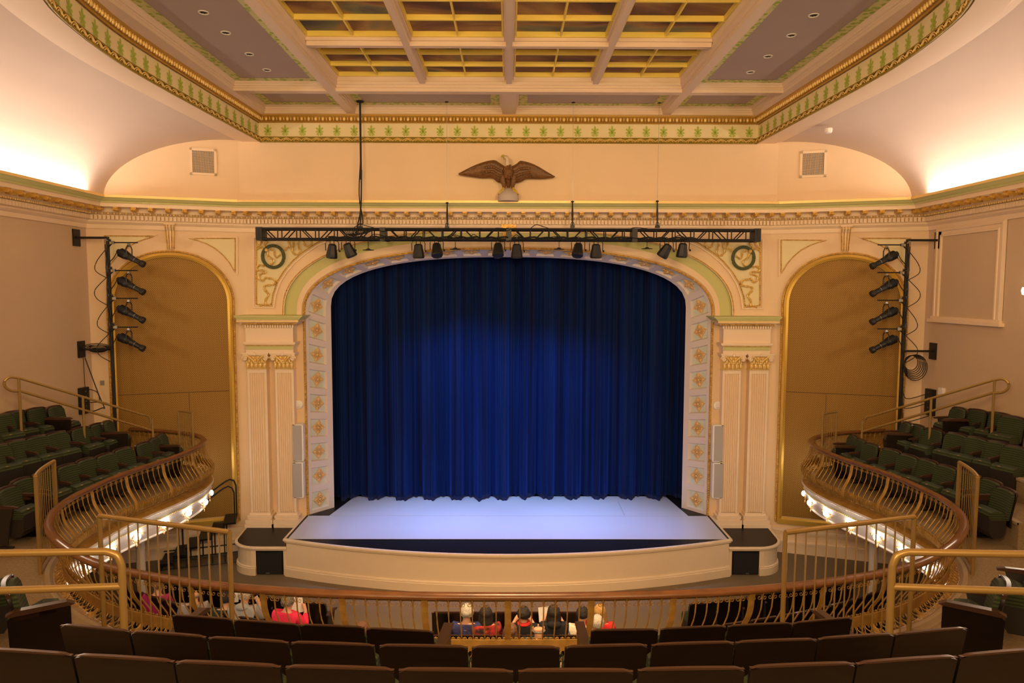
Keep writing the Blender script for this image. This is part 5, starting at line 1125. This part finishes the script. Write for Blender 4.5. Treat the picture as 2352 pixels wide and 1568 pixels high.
for s in (-1, 1):
    a = atz(246, 1186, -2.42); b = atz(521, 1214, -2.34); i0, i1 = nearest(-a.x * -s * -1 if False else a.x * -s, a.y), nearest(b.x * -s, b.y)
    guard(i0, i1, -2.38, ZB0, 12, 'tall brass guard rail with thin bars at the foot of the %s aisle' % WL[s], straight=True)
    a = atz(68, 1097, -2.42); b = atz(117, 1060, -2.42); i0, i1 = nearest(a.x * -s, a.y), nearest(b.x * -s, b.y)
    guard(i0, i1, -2.42, ZB0, 10, 'curved brass guard rail standing by the side seats on the %s balcony' % WL[s])
    a = atz(410, 943, -2.50); b = atz(447, 948, -2.50); i0, i1 = nearest(a.x * -s, a.y), nearest(b.x * -s, b.y)
    guard(i0, i1, -2.50, ZB0, 7, 'narrow brass guard rail at the %s balcony end beside the arched grille' % WL[s])
    # long stair handrail down to the balcony end
    A = V((-8.45, 11.35, 0)); Bq = V((-6.98, 13.15, 0))
    def hz(x, y):    # point of the vertical plane A-B seen at pixel
        n_ = V((-(Bq - A).y, (Bq - A).x)); return atP(x, y, A, n_)
    t0, t1 = hz(48, 869), hz(338, 955); l0, l1 = hz(48, 898), hz(349, 988)
    h = empty('stair_handrail', mx(s, V((Bq.x, Bq.y, ZB0)))); tag(h, 'long sloping brass double handrail beside the %s wall stairs' % WL[s], 'handrail')
    d = (t1 - t0).normalized(); bk = -V((d.x, d.y, 0)).normalized()
    e0 = hz(14, 870); e1 = hz(16, 892)
    loop = [t1 + V((0, 0, -.06)) + d * .06, t1, t0] + [e0 + V((0, 0, .03)), e0 + (e1 - e0) * .2 + bk * .03, e0 + (e1 - e0) * .8 + bk * .03, e1] + [l0]
    mirx(s, MB().tube(spline([t1 - V((0, 0, .12)) + d * .08, t1 + d * .03, t1 - d * .1], 5) + [t0] + spline([t0, hz(24, 866), hz(11, 875), hz(12, 888), hz(26, 897), l0], 5)[1:] + [l1], .022, 8)).obj('tube_rail', 'rail', h, smooth=True)
    for x, y0 in ((43, 868), (190, 909), (350, 962)):
        p = hz(x, y0); mirx(s, MB().tube([p, V((p.x, p.y, (-2.94 if x < 100 else -3.32 if x < 300 else ZB0)))], .022, 8)).obj('post', 'rail', h, smooth=True)
    # near double tube rail at the head of the aisle
    Yn = 4.4; a = atY(278, 1268, Yn); c_ = atY(278, 1346, Yn)
    g = empty('tube_railing', mx(s, V((a.x, Yn, -3.36)))); tag(g, 'brass double tube railing curving down beside the near aisle on the %s' % WL[s], 'handrail')
    e = V((-4.9, 4.15, a.z + .06)); e2 = V((-4.9, 4.15, c_.z + .02))
    mirx(s, MB().tube([e, V((a.x - .10, Yn, a.z + .005))] + spline([V((a.x - .10, Yn, a.z + .005)), V((a.x - .03, Yn, a.z - .02)), V((a.x, Yn, a.z - .09))], 5)[1:] + [V((a.x, Yn, -3.36))], .0245, 12)).obj('top_rail', 'rail', g, smooth=True)
    mirx(s, MB().tube([e2, V((a.x, Yn, c_.z))], .0245, 12)).obj('mid_rail', 'rail', g, smooth=True)
    mirx(s, MB().tube([V((-4.9, 4.15, e.z)), V((-4.9, 4.15, -3.3))], .0245, 12)).obj('post', 'rail', g, smooth=True)
    # slender iron column under the side balcony
    cc = atY(324, 1300, 12.3); col_ = empty('iron_column', mx(s, V((cc.x, 12.3, ZF)))); tag(col_, 'slender white column under the %s side balcony' % WL[s], 'column')
    MB().lathe([(.085, ZF + .05), (.08, ZF + .2), (.075, ZR - 1.45), (.10, ZR - 1.38), (.12, ZR - 1.31)], (0, 0, 0), 18).obj('shaft', 'fascia', col_, world=False, smooth=True).location = (0, 0, -ZF)
    MB().lathe([(.14, 0), (.14, .06), (.10, .10), (.085, .14)], k=18).obj('base', 'fascia', col_, world=False, smooth=True)

# ---------------------------------------------------------------- theatre seats
def theatre_seat(near=False):
    e = empty('theatre_seat')                          # faces +Y; origin on the floor under the back
    lean = lambda z: -max(0, z - .42) * .20
    def shell(w, z0, z1, y0, y1, arch_, r, curve=.035, n=12):
        top = [(-w / 2 + w * i / n) for i in range(n + 1)]
        def zt(x): u = abs(x) / (w / 2); return z1 + arch_ * (1 - u * u) - (r * (1 - math.sqrt(max(0, 1 - ((u * w / 2 - (w / 2 - r)) / r) ** 2))) if u * w / 2 > w / 2 - r else 0)
        m = MB(); F_, B_ = [], []; nz = 6
        for j in range(nz + 1):
            t = j / nz; fr_, bk_ = [], []
            for x in top:
                z = z0 + (zt(x) - z0) * t; c = curve * (x / (w / 2)) ** 2; fr_.append((x, lean(z) + y1 + c, z)); bk_.append((x, lean(z) + y0 + c, z))
            F_.append(fr_); B_.append(bk_)
        m.grid(F_); m.grid(B_); m.grid([F_[-1], B_[-1]]); m.grid([F_[0], B_[0]]); m.grid([[r_[0] for r_ in F_], [r_[0] for r_ in B_]]); m.grid([[r_[-1] for r_ in F_], [r_[-1] for r_ in B_]])
        return m
    m = shell(.485, .30, .80, -.012, .012, .018, .05) if not near else shell(.492, .24, .805, -.008, .008, .004, .012, curve=.0); back = m.obj('backrest', 'seatwood', e, world=False, smooth=True, ang=40)
    m = shell(.490, .793, .806, -.016, .018, .018, .05) if not near else shell(.493, .806, .813, -.009, .009, .004, .012, curve=.0); m.obj('top_edge', 'seatcap', back, world=False, smooth=True, ang=40)  # paler cap wood, its tone also standing in for light from above
    m = shell(.455, .40, .780, .012, .058, .018, .05) if not near else shell(.506, .36, .74, .012, .055, .01, .03, curve=.0); m.obj('back_cushion', 'fabric', e, world=False, smooth=True, ang=50)
    dz = -.10 if near else -.105
    m = MB(); m.prism([(.07, .50), (.10, .60), (.19, .635), (.30, .615), (.33, .56), (.30, .50)], lambda a, b, d: V((d, a * (.8 if near else 1), b + dz)), -.20, .20); m.obj('seat_cushion', 'fabric', e, world=False)
    m = MB(); m.prism([(.07, .50), (.31, .505), (.33, .56), (.31, .32), (.26, .24), (.12, .24), (.08, .34)], lambda a, b, d: V((d, a * (.8 if near else 1), b + dz)), -.205, .205); m.obj('seat_pan', 'seatblk', e, world=False)
    MB().box((.06, .305 * (.8 if near else 1), .619 + dz), (.045, .018, .006), R=Matrix.Rotation(-.2, 3, 'X')).obj('number_plate', 'strip', e, world=False)
    m = MB(); m.prism([(-.03, .575), (.0, .60), (.22, .59), (.29, .575), (.29, .555), (-.02, .55)], lambda a, b, d: V((d, a * (.6 if near else 1), b - (.07 if near else -.02))), .240, .286); m.obj('armrest', 'seatcap', e, world=False)
    m = MB(); m.prism([(.0, .55), (.22, .56), (.16, .30), (.12, .02), (.0, .02), (-.02, .3)], lambda a, b, d: V((d, a * (.6 if near else 1), b - (.07 if near else -.02))), .250, .276); m.bx(.24, .286, -.03, .20, .0, .02); m.obj('standard', 'seatblk', e, world=False)
    return e
M['seatblk'] = mat('dark_seat_metal', (.016, .012, .010), .6)
PS = theatre_seat(); PN = theatre_seat(True)
def place_seat(p, ang, label, group, sx=1.0, end=0, near=False):
    o = dup(PN if near else PS)
    o.location = p; o.rotation_euler = (0, 0, ang - PI / 2); o.scale = (sx, 1, 1); tag(o, label, 'seat', group)
    if end and not near or (end and label.startswith('dark wood seat back') and 'farthest' in label):
        q = end * .27; m = MB(); m.prism([(-.05, .59), (.0, .63), (.36, .625), (.40, .60), (.40, .05), (.36, .0), (-.03, .0)], lambda a, b, d: V((d, a, b)), q - .016, q + .016); m.obj('end_panel', 'seatwood', o, world=False)
        m = MB(); m.prism([(-.06, .63), (.0, .66), (.37, .655), (.43, .625), (.40, .615), (-.04, .615)], lambda a, b, d: V((d, a, b)), q - .034, q + .034); m.obj('end_cap', 'seatcap', o, world=False)
    return o
Rd = math.radians
r1 = [(356, 999, 7), (346, 1005, 3), (322, 1015, -7), (277, 1027, -17), (237, 1040, -15), (193, 1051, -14), (147, 1065, -12), (93, 1081, -8), (43, 1097, -5), (8, 1117, 0)]
r2 = [(239, 967, 12), (217, 972, -4), (178, 981, -12), (125, 991, -18), (80, 1000, -19), (30, 1010, -21), (-14, 1021, -22)]
r3 = [(118, 932, 2), (77, 936, -12), (25, 943, -20), (-16, 951, -22)]
CNT = ['first', 'second', 'third', 'fourth', 'fifth', 'sixth', 'seventh', 'eighth', 'ninth', 'tenth', 'eleventh', 'twelfth']
for s in (-1, 1):
    for nm, lst, zt_s, zf_ in (('railing row', r1, -2.88, ZB0 + .01), ('second row', r2, -2.50, -3.32), ('wall row', r3, -2.12, -2.94)):
        for k, (x, y, a) in enumerate(lst):
            if s > 0 and x < -10 and nm == 'second row': pass
            p = atz(x, y, zt_s); ang = Rd(a); d = V((math.cos(ang), math.sin(ang), 0)); b_ = V((p.x, p.y, zf_)) + d * .075
            b_.x = max(b_.x, -8.55)
            if s > 0: b_.x = -b_.x; ang = PI - ang
            sx = .88; e_ = 0
            if k == 0: e_ = 1 if s < 0 else -1
            if nm.startswith('railing') and k == len(lst) - 1: e_ = -1 if s < 0 else 1
            if nm.startswith('railing') and k == 0: b_ = b_ + V((0, .12, 0))
            o = place_seat(b_, ang, 'green tip-up seat, %s side balcony, %s, %s from the stage end' % (WL[s], nm, CNT[k]), 'green seats on the side balconies', sx, e_)
rowb = [(138, 1430, 297, 1445), (302, 1445, 472, 1457.5), (478, 1459, 662, 1470), (668, 1470, 860, 1477), (871, 1477, 1075, 1481), (1083, 1481, 1286, 1482), (1297, 1481, 1487, 1476), (1497, 1476, 1687, 1470), (1690, 1470, 1877, 1463), (1880, 1462, 2054, 1451), (2057, 1452, 2222, 1437)]
rowa = [(395, 1409, 533, 1419), (537, 1420, 686, 1431), (689, 1431, 837, 1437), (841, 1439, 996, 1447), (1357, 1444, 1512, 1442), (1517, 1441, 1668, 1434), (1672, 1434, 1820, 1427), (1823, 1427, 1958, 1415)]
rowc = [(-58, 1484, 165, 1497), (170, 1498, 399, 1512), (402, 1513, 644, 1524), (655, 1524, 905, 1531), (915, 1531, 1179, 1535), (1190, 1534, 1455, 1534), (1465, 1532, 1711, 1528), (1723, 1526, 1965, 1517), (1968, 1517, 2200, 1501), (2206, 1500, 2410, 1484)]
# two seats of row a beyond each aisle
for nm, lst, z, zf_ in (('farthest row near the railing', rowa, -2.54, -3.36), ('middle row', rowb, -1.99, -2.81), ('nearest row', rowc, -1.64, -2.46)):
    for k, (x0, y0, x1, y1) in enumerate(lst):
        a, b = atz(x0, y0, z), atz(x1, y1, z); a.y = b.y = (a.y + b.y) / 2 if abs(a.y - b.y) > .6 else a.y if False else a.y
        a, b = atz(x0, y0, z), atz(x1, y1, z); c = (a + b) / 2; d = (b - a); w_ = d.length; dr = math.atan2(d.y, d.x); f = V((-math.sin(dr), math.cos(dr), 0))
        half_ = 'left' if c.x < 0 else 'right'; 
        e_ = 0
        if lst is rowa and k == 3: e_ = 1
        if lst is rowa and k == 4: e_ = -1
        if k == 0: e_ = -1
        if k == len(lst) - 1: e_ = 1
        place_seat(V((c.x, c.y, zf_)) + f * .08, dr + PI / 2, 'dark wood seat back seen from behind, %s, %s from the left' % (nm, CNT[k]), 'dark wood seat backs in front of the camera', w_ / .495, e_, True)
for s in (-1, 1):
    for k, (x, y, an) in enumerate(((34, 1333, 33), (-66, 1284, 26))):
        p = atz(x, y, -2.54); an_ = Rd(an); p = V((p.x, p.y, -3.36))
        if s > 0: p.x = -p.x; an_ = PI - an_
        place_seat(p, an_, 'dark wood seat with green cushion across the %s aisle, %s' % (WL[s], ('nearest the tube railing', 'behind the first')[k]), 'seats across the aisles', 1.0, (-1 if s > 0 else 1) * (1 if k == 0 else 0))
# ---------------------------------------------------------------- stalls seats
ZTS = -5.10
def row_seats(pts, label, group, n0=0, pitch=.52, yaw=0):
    pts = resample([V((x, y, 0)) for x, y in pts], pitch); out_ = []
    for i in range(len(pts) - 1):
        c = (pts[i] + pts[i + 1]) / 2; d = (pts[i + 1] - pts[i]); a = math.atan2(d.y, d.x)
        if a > PI / 2 or a < -PI / 2: a += PI
        o = place_seat(V((c.x, c.y - .0, ZF)), a + PI / 2, label % CNT[i], group); out_.append(o)
    return out_
SR = {'front row': [(369, 1308), (471, 1331), (540, 1340), (640, 1366), (752, 1377)], 'second row': [(286, 1341), (336, 1353), (372, 1366), (402, 1372), (465, 1391), (508, 1395), (560, 1407), (627, 1416), (677, 1424), (748, 1432)], 'third row': [(300, 1394), (400, 1428), (520, 1456), (640, 1472), (748, 1482)]}
for s in (-1, 1):
    for nm, L_ in SR.items():
        P_ = [atz(x, y, ZTS) for x, y in L_]; row_seats([((p.x if s < 0 else -p.x), p.y) for p in P_], 'dark stalls seat in the %s %s block, %%s from the side wall' % (WL[s], nm), 'dark seats in the stalls')
for nm, y in (('front row', atz(1168, 1396, ZTS).y), ('second row', atz(1168, 1448, ZTS).y), ('third row', atz(1168, 1508, ZTS).y)): row_seats([(-1.22, y), (1.22, y)], 'dark stalls seat in the centre %s, %%s from the left' % nm, 'dark seats in the stalls')

# ---------------------------------------------------------------- people in the stalls
M['skin'] = mat('skin', (.62, .33, .20), .55)
def skinned(name, pts, edges, rad, m, parent, lv=2):
    me = bpy.data.meshes.new(name); me.from_pydata([tuple(p) for p in pts], edges, []); me.materials.append(m)
    o = bpy.data.objects.new(name, me); COL.objects.link(o); o.parent = parent
    md = o.modifiers.new('skin', 'SKIN'); md.use_smooth_shade = True
    for i, r in enumerate(rad):
        v = me.skin_vertices[0].data[i]; v.radius = (r if isinstance(r, tuple) else (r, r)); v.use_root = (i == 0)
    ss = o.modifiers.new('sub', 'SUBSURF'); ss.levels = lv; ss.render_levels = lv; return o
def person(x, y, Y, label, top, hair=None, hairm=None, hair_len=0, lean=(0, 0), turn=0, arms='lap', bald=False, hood=False, scarf=None, skin='skin', hr=1.0):
    hc = atY(x, y, Y); zs_ = hc.z - 1.20          # seat datum: head centre is 1.20 above the sitter's floor
    e = empty('person', (hc.x, Y - .02, zs_), turn); tag(e, label, 'person', 'people seated in the stalls')
    lx, ly = lean
    P_ = [(0, 0, .50), (0, -.03, .70), (lx * .4, -.04 + ly * .3, .93), (lx * .7, -.02 + ly * .6, 1.02), (lx, .02 + ly, 1.09), (lx, .04 + ly, 1.14), (lx, .05 + ly, 1.20)]
    R_ = [.15, (.15, .11), (.16, .11), (.09, .075), .052, .078, .082]; E_ = [(i, i + 1) for i in range(6)]
    def chain(base, pts, rs):
        b = base
        for p, r in zip(pts, rs): P_.append(p); R_.append(r); E_.append((b, len(P_) - 1)); b = len(P_) - 1
        return b
    sh = {}
    for q in (-1, 1):
        s0 = (q * .18 + lx * .6, -.03 + ly * .4, 1.01)
        if arms == 'read': el, wr, hd = (q * .25, .10, .78), (q * .14, .30, .94), (q * .10, .33, .99)
        elif arms == 'spread': el, wr, hd = (q * .30, .02, .76), (q * .26, .28, .80), (q * .22, .34, .82)
        else: el, wr, hd = (q * .24, .04, .74), (q * .12, .26, .66), (q * .08, .32, .65)
        sh[q] = (s0, el, wr, hd)
        w_ = chain(2, [s0, el, wr, hd], [.058, .045, .030, .028])
        h_ = V(hd); f = (h_ - V(wr)).normalized(); sd = V((1, 0, 0))
        for k in range(4):
            a = h_ + sd * (k - 1.5) * .019 + f * .03; chain(w_, [tuple(a), tuple(a + f * (.035 + .006 * (1.5 - abs(k - 1.5))) + V((0, 0, -.012)))], [.009, .008])
        a = h_ - sd * q * .030; chain(w_, [tuple(a), tuple(a + f * .025 - sd * q * .012)], [.010, .009])
        hp_ = chain(0, [(q * .10, .06, .50), (q * .12, .42, .50), (q * .12, .45, .10), (q * .12, .56, .05)], [.095, .065, .045, .035])
    skm = M[skin] if isinstance(skin, str) else skin
    skinned('body', P_, E_, R_, skm, e)
    m = MB()
    for q in (-1, 1): m.ball((lx + q * .078, .045 + ly, 1.18), (.012, .022, .032), 6, 5)
    m.ball((lx, .135 + ly, 1.175), (.014, .022, .025), 6, 4); m.obj('ear', skm, e, world=False, smooth=True)
    m = MB(); [m.ball((lx + q * .03, .125 + ly, 1.21), (.012, .008, .008), 6, 4) for q in (-1, 1)]; m.obj('eye', 'blackp', e, world=False)
    # clothing follows torso and arms
    C_ = [(0, -.01, .52), (0, -.035, .70), (lx * .4, -.045 + ly * .3, .93), (lx * .65, -.02 + ly * .5, 1.03)]; CR = [.165, (.17, .13), (.19, .14), (.11, .09)]; CE = [(0, 1), (1, 2), (2, 3)]
    for q in (-1, 1):
        s0, el, wr, hd = sh[q]; b = 2
        for p, r in ((s0, .085), (el, .068), (tuple(V(el).lerp(V(wr), .85)), .045)): C_.append(p); CR.append(r); CE.append((b, len(C_) - 1)); b = len(C_) - 1
    skinned('jacket', C_, CE, CR, top, e)
    if hood: MB().ball((lx * .8, -.07 + ly * .6, 1.05), (.12, .07, .065), 12, 8).obj('hood', top, e, world=False, smooth=True)
    if scarf: MB().tube([(lx + .075 * math.cos(a * PI / 5), -.005 + ly + .075 * math.sin(a * PI / 5), 1.075) for a in range(10)], .032, 7, closed=True).obj('scarf', scarf, e, world=False, smooth=True)
    if hair:
        m = MB(); hh = V((lx, .035 + ly, 1.205)); n1, n2 = 18, 12; rows = []; rr = random.Random(int(x * 7))
        for j in range(n2 + 1):
            row = []
            for i in range(n1):
                a = i * 2 * PI / n1; b = j / n2 * (PI * (.62 if hair_len < .05 else .66)); jit = 1 + rr.uniform(-.05, .05) * hr
                fr_ = .82 if math.sin(a) > .5 and b > 1.0 else 1.0
                row.append(hh + V((math.cos(a) * math.sin(b) * .098 * jit * fr_ * hair, math.sin(a) * math.sin(b) * .112 * jit * (fr_ if math.sin(a) > 0 else 1) * hair - .012, math.cos(b) * .108 * jit * hair)))
            rows.append(row)
        m.grid(rows, cu=True)
        if hair_len > .05:
            for i in range(26):
                a = PI * 1.02 + i / 25 * PI * .96; p0 = hh + V((math.cos(a) * .085, math.sin(a) * .095, -.0)); m.tube([p0, p0 + V((math.cos(a) * .012, math.sin(a) * .014, -.09)), p0 + V((math.cos(a) * .012, math.sin(a) * .03 - .01, -.06 - hair_len))], [.018, .020, .010], 5)
        m.obj('hair', hairm, e, world=False, smooth=True, ang=80)
    elif bald:
        MB().tube([(lx + .086 * math.cos(a), .04 + ly + .088 * math.sin(a), 1.16) for a in [PI * 1.05 + k * PI * .9 / 10 for k in range(11)]], .016, 5).obj('hair', hairm, e, world=False, smooth=True)
    return e
hm = lambda n, c, c2=None: mat(n, c, .7, bump=.6, bscale=90, col2=c2, vscale=60)
cl = lambda n, c, c2=None, vs=6, b=.3: mat(n, c, .85, bump=b, bscale=22, col2=c2, vscale=vs)
white = hm('white_curly_hair', (.62, .56, .48), (.42, .38, .32)); dark = hm('dark_hair', (.012, .009, .008), (.03, .02, .015)); grey = hm('grey_hair', (.30, .27, .22), (.06, .055, .045)); blond = hm('blond_hair', (.55, .33, .10), (.40, .22, .06)); brown = hm('brown_hair', (.12, .05, .025), (.22, .10, .05))
person(1072, 1405, 10.03, 'person with white curly hair in a blue puffer jacket, back to us', cl('blue_puffer', (.030, .032, .13), (.02, .02, .08), 12, .6), 1.08, white, hr=2)
person(1116, 1408, 10.03, 'person with long dark hair in a red and black patterned top, back to us', cl('red_black_pattern', (.42, .02, .015), (.01, .01, .01), 14), 1.0, dark, .16, turn=.15)
person(1203, 1410, 10.05, 'dark haired person in black with a bright red scarf, back to us', cl('black_wool', (.008, .008, .009)), 1.02, dark, scarf=cl('red_scarf', (.60, .02, .02)), hr=2, arms='read')
person(1272, 1406, 10.03, 'person with gathered dark hair in a black hooded coat holding a white sheet', cl('black_hoodie', (.007, .007, .010)), 1.02, dark, .12, arms='read', hood=True)
person(1338, 1409, 10.03, 'person with short dark hair in a cream sweater beside the gilt post', cl('cream_sweater', (.75, .66, .52)), .98, dark)
person(1377, 1404, 10.03, 'blond person in a bright red top right of the centre post', cl('bright_red_top', (.62, .02, .02)), .98, blond, .18, turn=-.1)
person(1172, 1448, 9.36, 'person with brown hair seated low in the nearest occupied row', cl('brown_coat', (.05, .03, .02)), 1.0, brown, .10)
person(1237, 1441, 9.36, 'bald person in a dark green jacket with an arm stretched sideways', cl('dark_green_jacket', (.012, .035, .025)), None, bald=True, hairm=grey, arms='spread')
person(1372, 1430, 9.36, 'white haired person just in front of the red top, only the head showing', cl('grey_coat', (.08, .075, .07)), 1.0, white)
person(831, 1445, 9.36, 'brown haired person in the left aisle seats, only the crown of the head showing', cl('dark_coat', (.03, .025, .02)), 1.0, brown)
person(660, 1381, 10.42, 'grey haired person in a bright pink top holding up a white programme', cl('bright_pink_top', (.85, .03, .10)), 1.02, grey, arms='read', turn=-.25, hr=2)
person(560, 1368, 10.55, 'person in a pale grey hooded sweatshirt reading a booklet', cl('grey_hoodie', (.36, .36, .37)), 1.0, white, hood=True, arms='read', lean=(0, .03))
person(520, 1374, 10.62, 'dark clothed person between the grey hoodie and the guard rail post', cl('green_black_coat', (.02, .03, .025)), 1.0, dark, arms='lap')
person(447, 1362, 10.92, 'person in a lavender grey top seen through the left guard rail', cl('lavender_grey_top', (.33, .28, .28)), None, bald=True, hairm=grey, turn=.2)
person(362, 1343, 11.25, 'person in a magenta top far left seen through the left guard rail', cl('magenta_top', (.35, .01, .09)), 1.0, brown)
paper = mat('white_paper', (.80, .77, .74), .7)
for (x, y, Y, w_, h_, rz, lb) in ((680, 1388, 10.72, .20, .27, .5, 'large white programme held up by the person in pink'), (592, 1382, 10.85, .05, .20, 1.2, 'white booklet held by the person in the grey hoodie'), (1249, 1410, 10.35, .17, .22, .3, 'white sheet held by the person in the black hooded coat'), (543, 1370, 10.85, .06, .17, .2, 'white leaflet beside the head of the grey hoodie person'), (1347, 1460, 9.7, .12, .20, -.3, 'white sheet lying beside the person in the cream sweater')):
    p = atY(x, y, Y); m = MB(); R = Matrix.Rotation(rz, 3, 'Z') @ Matrix.Rotation(-.25, 3, 'X'); m.box(p, (w_, .004, h_), R=R); m.box(p + R @ V((w_ * .1, .01, 0)), (w_ * .9, .003, h_ * .98), R=R); tag(m.obj('programme', paper), lb, 'paper', 'white papers in the audience')

# ---------------------------------------------------------------- folding steps beside the stage (left only)
fs = empty('stage_steps', aw(.95, ZF, .5)); tag(fs, 'black folding steps with tall tube handrails left of the stage', 'steps')
def SP_(u, z, o): return aw(u, z, o)
def sbox(m, u0, u1, z0, z1, o0, o1):
    vs = [SP_(u, z, o) for z in (z0, z1) for u, o in ((u0, o0), (u1, o0), (u1, o1), (u0, o1))]; m.add(vs, [(3, 2, 1, 0), (4, 5, 6, 7), (0, 1, 5, 4), (1, 2, 6, 5), (2, 3, 7, 6), (3, 0, 4, 7)])
for k in range(6):
    u0 = .32 + k * .25; z = ZF + .90 - k * .15
    m = MB(); sbox(m, u0, u0 + .26, z - .04, z, .08, .72); sbox(m, u0 + .235, u0 + .25, z - .15, z - .04, .08, .72); m.obj('tread', 'deck', fs)
    for o in (.1, .70): MB().tube([SP_(u0 + .24, ZF, o), SP_(u0 + .24, z - .02, o)], .014, 6).obj('leg', 'black', fs)
m = MB(); [m.tube([SP_(.3, ZF + h_, o), SP_(1.85, ZF + h_, o)], .013, 6) for o in (.1, .70) for h_ in (.02, .20)]; m.obj('base_frame', 'black', fs)
for o in (.70, .12):
    MB().tube([SP_(.34, ZF + .86, o), SP_(.34, ZF + 1.55, o)] + [SP_(.38, ZF + 1.66, o), SP_(.46, ZF + 1.70, o), SP_(.56, ZF + 1.66, o)] + [SP_(1.42, ZF + 1.05, o), SP_(1.46, ZF + .98, o), SP_(1.46, ZF + .1, o)], .017, 7).obj('handrail', 'black', fs, smooth=True)

for t in (PS, PN):
    for c in [t] + list(kids(t)): bpy.data.objects.remove(c)
# ---------------------------------------------------------------- lights
def area(name, loc, target, size, power, col, sy=None, spread=180):
    l = bpy.data.lights.new(name, 'AREA'); l.energy = power; l.color = col; l.size = size; l.spread = math.radians(spread)
    if sy: l.shape = 'RECTANGLE'; l.size_y = sy
    o = bpy.data.objects.new(name, l); COL.objects.link(o); o.location = loc
    o.rotation_euler = (V(target) - V(loc)).to_track_quat('-Z', 'Y').to_euler(); return o
def spot(name, loc, target, power, col, ang=40, blend=.6, r=.06):
    l = bpy.data.lights.new(name, 'SPOT'); l.energy = power; l.color = col; l.spot_size = math.radians(ang); l.spot_blend = blend; l.shadow_soft_size = r
    o = bpy.data.objects.new(name, l); COL.objects.link(o); o.location = loc
    o.rotation_euler = (V(target) - V(loc)).to_track_quat('-Z', 'Y').to_euler(); return o
for s in (-1, 1):
    area('cove_lamp_' + SIDE[s], (s * 8.145, 8.3, ZL + .012), (s * 8.0, 8.3, ZL + 1.4), 10.2, 165, (1, .84, .72), sy=.05) .rotation_euler
    o = bpy.data.objects['cove_lamp_' + SIDE[s]]
    # long side of the lamp along the wall
    zax = V((s * .12, 0, -1)).normalized(); xax = V((0, 1, 0)); yax = zax.cross(xax)
    o.rotation_euler = Matrix((xax, yax, zax)).transposed().to_euler()
    area('house_lamp_' + SIDE[s], (s * 3.2, -1.5, 2.2), (s * 1.0, 13, 1.6), 1.6, 300, (1, .64, .31))
    area('high_fill_' + SIDE[s], (s * 2.6, 4.2, 3.3), (s * 1.2, 15.2, 1.0), 1.2, 195, (1, .65, .32), spread=130)  # added off-view fill throwing light forward, sparing the near rows
    area('sconce_lamp_' + SIDE[s], (s * 8.5, 11.2, -.6), (0, 11.5, .0), .25, 45, (1, .80, .58))
area('ceiling_fill', (0, 1.0, 1.0), (0, 10.5, 4.0), 1.2, 230, (1, .67, .33))  # added fill from below to brighten the ceiling and mural
area('stalls_fill', (0, 9.2, 3.45), (0, 9.0, -6), 1.2, 130, (1, .68, .36), spread=62)  # added fill warming the stalls, in place of the ceiling downlights
area('house_lamp_low', (0, -.8, 1.2), (0, 13, -2.5), 1.6, 100, (1, .64, .31))
w = bpy.data.worlds.new('world'); SC.world = w; w.use_nodes = True
w.node_tree.nodes['Background'].inputs[0].default_value = (1, .62, .34, 1); w.node_tree.nodes['Background'].inputs[1].default_value = .12

for i, (x, tx, ty, c) in enumerate(((-2.6, -2.6, 14.9, 0), (-2.8, -2.0, 14.3, 1), (-1.0, -.8, 15.1, 0), (0, 0, 14.3, 1), (1.0, .8, 15.1, 0), (2.8, 2.0, 14.3, 1), (2.6, 2.6, 14.9, 0))):
    spot('stage_wash_lamp_%d' % i, (x, 14.4, .6), (tx, ty, ZST), 760, ((.28, .56, 1), (.34, .33, 1))[c], 48, 1, .08)
for i, (x, tz, pw) in enumerate(((-2.0, -2.7, 230), (-1.0, -2.3, 420), (.3, -2.5, 320), (1.3, -2.7, 290), (2.1, -2.9, 210))):
    spot('curtain_lamp_%d' % i, (x, 13.7, .5), (x * .95, YCU, tz), pw, (.10, .42, 1), 54, 1, .06)

# ---------------------------------------------------------------- camera, view, lift
cam = bpy.data.cameras.new('camera'); co = bpy.data.objects.new('camera', cam); COL.objects.link(co)
cam.sensor_width = 36.0; cam.lens = 36.0 * F / 2352; cam.clip_start = .05; cam.clip_end = 200
co.matrix_world = Matrix((RT, UP, -FW)).transposed().to_4x4()
SC.camera = co
bpy.context.view_layer.update()
for o in list(bpy.data.objects):
    if o.parent is None: o.location.z += H
SC.view_settings.view_transform = 'Standard'; SC.view_settings.look = 'None'; SC.view_settings.gamma = 1; SC.view_settings.exposure = 0.0
SC.view_settings.use_curve_mapping = False
